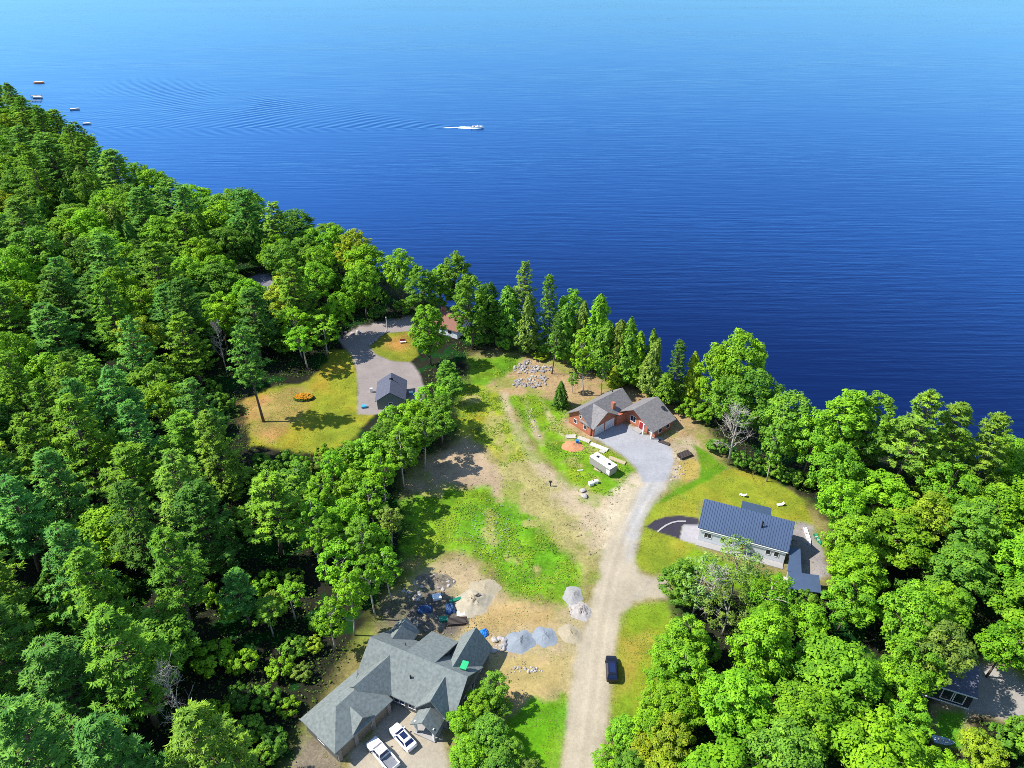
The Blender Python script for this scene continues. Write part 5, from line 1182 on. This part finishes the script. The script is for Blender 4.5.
def rocks_in(P, n, smin, smax, label, group, pale=.5):
    lo, hi = P.min(0), P.max(0); k = 0
    while k < n:
        q = (RR.uniform(lo[0], hi[0]), RR.uniform(lo[1], hi[1]))
        if inside(P, q)[0]: rock(q[0], q[1], RR.uniform(smin, smax) ** 1.0, label, group, RR.random() < pale); k += 1
rocks_in(poly((513, 368), (528, 360), (537, 366), (553, 366), (552, 371), (538, 372), (520, 374), (514, 371)), 110, .3, 1.05, 'grey boulder in the upper stone heap below the lakeside pines', 'boulders of the upper stone heap', .25)
rocks_in(poly((511, 383), (517, 379), (530, 377), (541, 374), (550, 380), (546, 386), (530, 388), (513, 387)), 95, .3, 1.0, 'grey boulder in the lower stone heap above the meadow tracks', 'boulders of the lower stone heap', .25)
rocks_in(poly((491, 642), (500, 635), (506, 641), (507, 646), (499, 653), (490, 650)), 20, .4, 1.2, 'pale stone piled by the corner of the big grey house', 'stones by the house corner', .8)
rocks_in(poly((508, 667), (537, 667), (543, 671), (530, 674), (508, 671)), 26, .2, .55, 'small pale stone in the row right of the big grey house', 'row of edging stones', .9)
rocks_in(poly((400, 585), (440, 572), (455, 582), (440, 600), (405, 605)), 40, .25, .9, 'pale rubble stone on the shaded bank above the big grey house', 'rubble stones on the shaded bank', .7)
rocks_in(poly((408, 618), (430, 616), (436, 628), (415, 634)), 26, .25, .7, 'grey rubble stone just behind the big grey house', 'rubble stones behind the house', .5)
rocks_in(poly((676, 462), (686, 470), (680, 482), (668, 482)), 22, .2, .6, 'grey stone in the strip between driveway and tan patch', 'stones beside the driveway', .5)
rocks_in(poly((530, 405), (540, 430), (545, 443), (538, 442), (526, 410)), 16, .2, .6, 'stone along the faint track left of the brick house', 'stones along the track', .7)
for px, py in ((370.5, 344.5), (373, 342.5), (375.5, 340.5), (378, 338), (380.5, 336), (383, 334), (386, 332)): rock(*at(px, py), 1.35, 'dark boulder in the row edging the island lawn', 'boulders edging the island lawn')
for px, py, s, l in ((345.5, 333, 1.2, 'pale stone leftmost on the shaded west drive'), (352.5, 334, 1.3, 'pale stone second along the shaded west drive'), (358, 333, 1.8, 'larger pale stone in the middle of the shaded west drive'), (381, 334, 1.6, 'pale stone at the tip of the island lawn')): rock(*at(px, py), s, l, None, True)
for px, py, l in ((649, 673.5, 'upper dark stump-like stone on the roadside grass right of the black car'), (644, 696, 'middle dark stone on the roadside grass'), (638.5, 715.5, 'lowest dark stone on the roadside grass')): rock(*at(px, py), .55, l, None)
for px, py, l in ((583, 491, 'brown boulder, upper of two at the grass edge below the trailer'), (584, 496.5, 'brown boulder, lower of two at the grass edge below the trailer')): rock(*at(px, py), 1.5, l, None, True)
def heap(name, label, px, py, rx, ry, h, mat, seed, cat='pile', lumps=.12, power=1.25):
    x, y = at(px, py); n, m = 30, 10; rn = np.random.default_rng(seed); V = [(0, 0, h)]; a_ = np.arange(n) * 2 * PI / n
    h *= .72; edge = 1 + .10 * np.sin(a_ * 2 + seed) + .07 * np.sin(a_ * 5 + seed * 2)
    for k in range(1, m + 1):
        t = k / m
        for i in range(n):
            z = h * (.5 + .5 * math.cos(PI * min(1, t ** .92))) ** .92 * (1 + rn.normal() * lumps) - (.06 if k == m else 0)
            V.append((math.cos(a_[i]) * rx * t * edge[i], math.sin(a_[i]) * ry * t * edge[i], z + (rn.normal() * lumps * .35 * h if 0 < k < m else 0)))
    F = [(0, 1 + i, 1 + (i + 1) % n) for i in range(n)]
    for k in range(m - 1):
        for i in range(n): a = 1 + k * n + i; b = 1 + k * n + (i + 1) % n; F.append((a, a + n, b + n, b))
    mb = MB().add(V, F); o = mb.build(name, mat, None, (x, y, .02), smooth=True); return props(o, label, cat, None)
heap('gravel_pile', 'larger blue-grey gravel pile right of the big grey house', 520, 642, 2.5, 2.6, 1.3, 'blue_gravel', 1)
heap('gravel_pile', 'smaller blue-grey gravel pile next to the larger one', 544.5, 637, 2.1, 2.4, .9, 'blue_gravel', 2)
heap('gravel_pile', 'flat tan gravel pile at the road edge', 570.5, 634, 2.1, 2.1, .8, 'tan_gravel', 3)
heap('stone_pile', 'whitish lumpy stone pile at the road edge below the meadow', 580.5, 611, 2.2, 2.1, 1.0, 'white_stone', 4, lumps=.3)
heap('gravel_pile', 'smooth grey gravel pile at the lower tip of the meadow', 573, 596, 2.0, 2.2, .8, 'grey_gravel', 5)
heap('soil_pile', 'large pale beige soil heap above the big grey house', 474, 602, 3.7, 3.4, 1.4, 'beige_sand', 6, lumps=.16)
heap('soil_pile', 'low greyish soil heap behind the large beige one', 484, 589, 3.0, 2.6, .7, 'tan_gravel', 7)
heap('sand_pile', 'pink-orange sand pile on the grass left of the grey driveway', 573, 446.5, 2.5, 2.5, .9, 'pink_sand', 8)
heap('rubble_pile', 'brown rubble heap behind the big grey house', 431, 622, 2.6, 1.9, .9, 'rubble_grey', 9, lumps=.35)
heap('rubble_pile', 'long rubble heap on the shaded bank', 436, 581, 4.0, 2.0, .8, 'rubble_grey', 10, lumps=.35)
def tarp(name, label, px, py, w, d, h, mat, rz, seed, cat='tarp'):
    x, y = at(px, py); n = 14; rn = np.random.default_rng(seed); V = []
    for j in range(n):
        for i in range(n):
            u, v = i / (n - 1) * 2 - 1, j / (n - 1) * 2 - 1; e = max(abs(u), abs(v))
            V.append((u * w / 2 * (1 + .12 * math.sin(3 * v + seed)), v * d / 2 * (1 + .12 * math.sin(4 * u + seed)), h * (1 - e ** 4) * (.8 + .25 * math.sin(5 * u + seed) * math.cos(4 * v)) + rn.normal() * .05 + .03))
    F = [(j * n + i, j * n + i + 1, (j + 1) * n + i + 1, (j + 1) * n + i) for j in range(n - 1) for i in range(n - 1)]
    o = MB().add(V, F).build(name, mat, None, (x, y, .02), rz); return props(o, label, cat, None)
tarp('tarp', 'bright blue tarp bundle at the back corner of the big grey house', 482.5, 634, 1.9, 1.5, .6, 'blue_tarp', .4, 1)
tarp('tarp', 'dark blue tarp over a stack, left of the two behind the house', 424.5, 610, 2.4, 1.7, .9, 'dark_blue_tarp', .1, 2)
tarp('tarp', 'dark blue tarp over a stack, right of the two behind the house', 450, 609, 1.6, 2.2, .9, 'dark_blue_tarp', .2, 3)
def stack(name, label, cat, px, py, L_, W, n, mat, rz, t=.09, gap=.03, layers=1, z=0.0, group=None):
    x, y = at(px, py, z); o = root(name, label, cat, (x, y, z), rz, group); w = (W - gap * (n - 1)) / n
    for l in range(layers):
        for k in range(n):
            j = RR.uniform(-.12, .12) * min(L_, 2) * .5
            MB().box(-L_ / 2 + j, L_ / 2 + j, -W / 2 + k * (w + gap), -W / 2 + k * (w + gap) + w, .03 + l * (t + .01), .03 + l * (t + .01) + t).build('board', mat, o)
    return o
A_ = at(571, 436.5); D_ = at(600, 447.5); lum = math.atan2(D_[1] - A_[1], D_[0] - A_[0])
stack('lumber_stack', 'pale boards above the pink sand pile', 'lumber', 571, 437, 2.2, 1.3, 4, 'pale_lumber', .05, .2)
stack('lumber_stack', 'long pale boards lying at the garage corner of the brick house', 'lumber', 584, 440, 3.0, 1.2, 4, 'pale_lumber', lum, .2)
stack('lumber_stack', 'white edged dark beam beside the grey driveway', 'lumber', 599, 447.5, 4.2, .9, 3, 'white_paint', lum, .3)
stack('lumber_stack', 'short white boards next to the dark beam', 'lumber', 602, 452, 1.3, .8, 2, 'pale_lumber', lum, .2)
stack('lumber_stack', 'tan planks on the grass between trailer and driveway', 'lumber', 617, 461, 3.9, 1.0, 4, 'lumber', lum, .25)
stack('lumber_stack', 'pinkish plank lying left of the trailer', 'lumber', 599.5, 471, 2.6, .7, 2, 'lumber', lum, .18)
stack('lumber_stack', 'thin white plank on the grass left of the trailer', 'lumber', 580, 470.5, 1.3, .22, 1, 'white_paint', .1, .1)
stack('lumber_stack', 'dark and white planks on the drive below the right wing of the brick house', 'lumber', 664, 443, 2.6, .9, 3, 'dark_lumber', lum, .25)
stack('log_pile', 'dark timber pile on the bank right of the grey driveway', 'timber', 684.5, 456, 3.0, 1.8, 6, 'dark_lumber', .5, .3, .08, 2)
stack('log_pile', 'pile of dark timbers behind the big grey house', 'timber', 457, 622.5, 3.2, 1.4, 6, 'dark_lumber', .1, .25, .08, 2)
stack('sheet', 'white sheet lying on the dirt behind the big grey house', 'sheet', 460.5, 614, 1.4, .9, 1, 'white_paint', .1, .12)
stack('pallet', 'pallet of white blocks on the shaded bank', 'pallet', 437, 598, 1.5, 1.2, 3, 'white_paint', .3, .5)
stack('pallet', 'pallet of green-wrapped material behind the big grey house', 'pallet', 443.5, 620, 1.5, 1.0, 3, 'teal_plastic', .2, .4)
stack('pallet', 'dark green and white material beside the large soil heap', 'pallet', 455.5, 600.5, 2.2, .6, 3, 'teal_plastic', .35, .3)
stack('stick', 'dark timber leaning on the large beige soil heap', 'timber', 475, 596.5, 1.7, .22, 1, 'dark_lumber', .7, .15, z=1.0)
def bin_box(name, label, cat, px, py, w, d, h, mat, lid, rz, z=0.0):
    x, y = at(px, py, z); o = root(name, label, cat, (x, y, z), rz)
    MB().loft([[(-w * .45, -d * .45, 0), (w * .45, -d * .45, 0), (w * .45, d * .45, 0), (-w * .45, d * .45, 0)], [(-w / 2, -d / 2, h), (w / 2, -d / 2, h), (w / 2, d / 2, h), (-w / 2, d / 2, h)]]).build('tub', mat, o)
    MB().box(-w * .53, w * .53, -d * .53, d * .53, h + .002, h + .07).build('lid', lid, o); return o
bin_box('storage_bin', 'pale green bin on the grass below the trailer', 'bin', 591, 485, 1.0, .8, .7, 'white_plastic', 'white_plastic', .3)
bin_box('storage_bin', 'small whitish bin right of the pale green bin', 'bin', 596, 483, .8, .7, .7, 'white_plastic', 'white_plastic', .1)
bin_box('storage_bin', 'dark blue bin on the pink sand pile', 'bin', 577, 443.5, .6, .6, .9, 'blue_tarp', 'blue_tarp', .2)
bin_box('storage_bin', 'bright blue tub beside the small grey garage', 'tub', 364, 407.5, 1.2, .8, .5, 'blue_plastic', 'blue_plastic', .2)
bin_box('storage_bin', 'pale blue tub right of the small grey garage', 'tub', 411, 394, .9, .7, .6, 'blue_plastic', 'white_plastic', .2)
bin_box('material_box', 'green box standing on the roof of the big grey house', 'box', 464.5, 667, .95, 1.35, .45, 'green_plastic', 'green_plastic', -.3, z=5.6)
bin_box('trash_bin', 'white bin at the left wall of the small grey garage', 'bin', 371.5, 392, .6, .6, 1.0, 'white_plastic', 'white_plastic', .1)
def marker_post():
    x, y = at(550.5, 486); t = root('marker_post', 'dark stub post standing alone on the dirt track', 'post', (x, y, 0))
    MB().tube([(0, 0, -.2), (0, 0, 1.1)], [.14, .12], 8).build('shaft', 'dark_lumber', t); MB().box(-.35, .35, -.2, .2, 1.102, 1.3).build('cap', 'black_plastic', t)
marker_post()
def flagpole():
    x, y = at(387.5, 332); t = root('white_pole', 'short white pole at the tip of the island lawn', 'pole', (x, y, 0))
    MB().tube([(0, 0, -.2), (0, 0, 4.6)], [.12, .08], 8).build('shaft', 'white_paint', t)
    MB().loft([[(.14 * math.cos(k * PI / 4), .14 * math.sin(k * PI / 4), z) for k in range(8)] for z in (4.602, 4.8)]).build('finial', 'white_paint', t)
    MB().box(-.35, .35, -.35, .35, -.1, .3).build('base', 'concrete', t)
flagpole()
def ornament():
    x, y = at(403, 343); t = root('garden_bench', 'red and white garden bench on the island lawn', 'bench', (x, y, 0), .2)
    MB().box(-.8, .8, -.3, .3, .42, .5).build('seat', 'white_paint', t); MB().box(-.8, .8, .3, .38, .5, 1.1).build('backrest', 'red_paint', t)
    for u in (-.7, .7): MB().box(u - .06, u + .06, -.28, .28, -.05, .42).build('leg', 'white_paint', t)
ornament()
def lounge(label, px, py, rz):
    x, y = at(px, py); t = root('lawn_chair', label, 'chair', (x, y, 0), rz); t.scale = (.72, .72, .72)
    MB().box(-.9, .5, -.4, .4, .34, .42).build('seat', 'white_paint', t)
    b = MB(); panel(b, [(.5, -.4, .4), (.5, .4, .4), (1.0, .4, 1.05), (1.0, -.4, 1.05)], .03, .03); b.build('backrest', 'white_paint', t)
    for u in (-.8, .4):
        for s in (-1, 1): MB().box(u - .04, u + .04, s * .36 - .04, s * .36 + .04, -.05, .339).build('leg', 'white_paint', t)
lounge('white lawn chair nearer the dead tree behind the blue-roofed house', 742.5, 496, -.5); lounge('white lawn chair on the right behind the blue-roofed house', 780, 505.5, .1)
K0 = at(804.7, 528); K1 = at(810.5, 546); ka = math.atan2(K1[1] - K0[1], K1[0] - K0[0])
small_boat('canoe', 'long white canoe lying on gravel right of the blue-roofed house', 807.5, 537, 4.9, .75, 'white_paint', ka, 0, .4, cat='canoe')
small_boat('kayak', 'green kayak lying beside the white canoe', 817.5, 539.5, 2.8, .75, 'teal_plastic', ka + .15, 0, .35, cat='kayak')
small_boat('rowboat', 'pale blue small boat on the grass below the dark-walled house', 943, 742, 2.8, 1.2, 'pale_boat', -.25, 0, .5)
def flower_bed():
    x, y = at(304, 398.5); t = root('flower_bed', 'oval flower bed with orange blooms on the mown lawn', 'flower bed', (x, y, 0))
    MB().prism([(2.6 * math.cos(k * PI / 12), 1.7 * math.sin(k * PI / 12)) for k in range(24)], -.05, .12).build('soil', 'soil', t)
    n = 1300; a = RNG.uniform(0, 6.28, n); r = RNG.uniform(0, 1, n) ** .5; p = np.column_stack([2.5 * r * np.cos(a), 1.6 * r * np.sin(a), .15 + RNG.uniform(.1, .8, n) * (1 - .5 * r)])
    o = link('foliage', leaf_mesh('foliage', p, np.array((0, 0, 1.)) + RNG.normal(size=(n, 3)) * .5, RNG.uniform(.1, .2, n), .6, RNG.uniform(.2, .8, n), 'leaf'), t); o.color = (.07, .17, .02, 1)
    n = 420; a = RNG.uniform(0, 6.28, n); r = RNG.uniform(0, 1, n) ** .5; p = np.column_stack([2.3 * r * np.cos(a), 1.4 * r * np.sin(a), .6 + RNG.uniform(.0, .45, n) * (1 - .5 * r)])
    link('blossoms', leaf_mesh('blossoms', p, np.array((0, 0, 1.)) + RNG.normal(size=(n, 3)) * .35, RNG.uniform(.12, .22, n), .9, RNG.uniform(0, 1, n), 'flower_orange'), t)
flower_bed()
def asphalt_edge():
    o = root('concrete_edging', 'pale concrete strip curving across the dark asphalt drive', 'kerb', (0, 0, 0))
    pts = [at(*p) for p in ((657.5, 532), (661, 529), (666, 525.5), (672, 522.8), (678, 521.5), (686, 521.5))]
    for i in range(len(pts) - 1):
        a, b = Vector(pts[i]), Vector(pts[i + 1]); d = (b - a).normalized(); nn = Vector((-d.y, d.x)) * .16; a2 = a - d * .02; b2 = b + d * .02
    m = MB(); L1 = []; L2 = []
    for i, p in enumerate(pts):
        d = (Vector(pts[min(i + 1, len(pts) - 1)]) - Vector(pts[max(i - 1, 0)])).normalized(); nn = Vector((-d.y, d.x)) * .17
        L1.append((p[0] + nn.x, p[1] + nn.y)); L2.append((p[0] - nn.x, p[1] - nn.y))
    m.loft([[(*L1[i], -.05), (*L1[i], .10), (*L2[i], .10), (*L2[i], -.05)] for i in range(len(pts))]); m.build('strip', 'concrete', o)
asphalt_edge()

# ------------------------------------------------------------------ light, sky, camera
SUN_EL = math.radians(50); SUN_AZ = math.radians(-88)      # azimuth from +Y towards +X
sd = Vector((math.sin(SUN_AZ) * math.cos(SUN_EL), math.cos(SUN_AZ) * math.cos(SUN_EL), math.sin(SUN_EL)))
sl = bpy.data.lights.new('sun', 'SUN'); sl.energy = 4.6; sl.angle = math.radians(.55); sl.color = (1.0, .955, .88)
so = bpy.data.objects.new('sun', sl); C.objects.link(so); so.rotation_euler = sd.to_track_quat('Z', 'Y').to_euler(); so.location = (-60, 0, 140)
w = bpy.data.worlds.new('World'); SC.world = w; w.use_nodes = True
nt = w.node_tree; bg = nt.nodes['Background']; sky = nt.nodes.new('ShaderNodeTexSky'); sky.sky_type = 'NISHITA'; sky.sun_disc = False
sky.sun_elevation = SUN_EL; sky.sun_rotation = SUN_AZ % (2 * PI); sky.air_density = 1.0; sky.dust_density = .1; sky.ozone_density = 2.0
nt.links.new(sky.outputs[0], bg.inputs[0]); bg.inputs[1].default_value = .15
cd = bpy.data.cameras.new('camera'); co = bpy.data.objects.new('camera', cd); C.objects.link(co)
co.location = (0, 0, CAMH); co.rotation_euler = (PI / 2 - PITCH, 0, 0)
cd.sensor_width = 36; cd.lens = 36 * FOC / 1024; cd.clip_start = 1; cd.clip_end = 20000
SC.camera = co
SC.view_settings.view_transform = 'Standard'; SC.view_settings.look = 'None'; SC.view_settings.exposure = .72; SC.view_settings.gamma = 1; SC.view_settings.use_curve_mapping = False
SC.render.engine = 'CYCLES'
cy = SC.cycles; cy.max_bounces = 5; cy.diffuse_bounces = 2; cy.glossy_bounces = 2; cy.transmission_bounces = 2; cy.transparent_max_bounces = 4
cy.use_denoising = False; cy.sample_clamp_indirect = 6; cy.use_adaptive_sampling = True; cy.adaptive_threshold = .004; cy.filter_width = .85
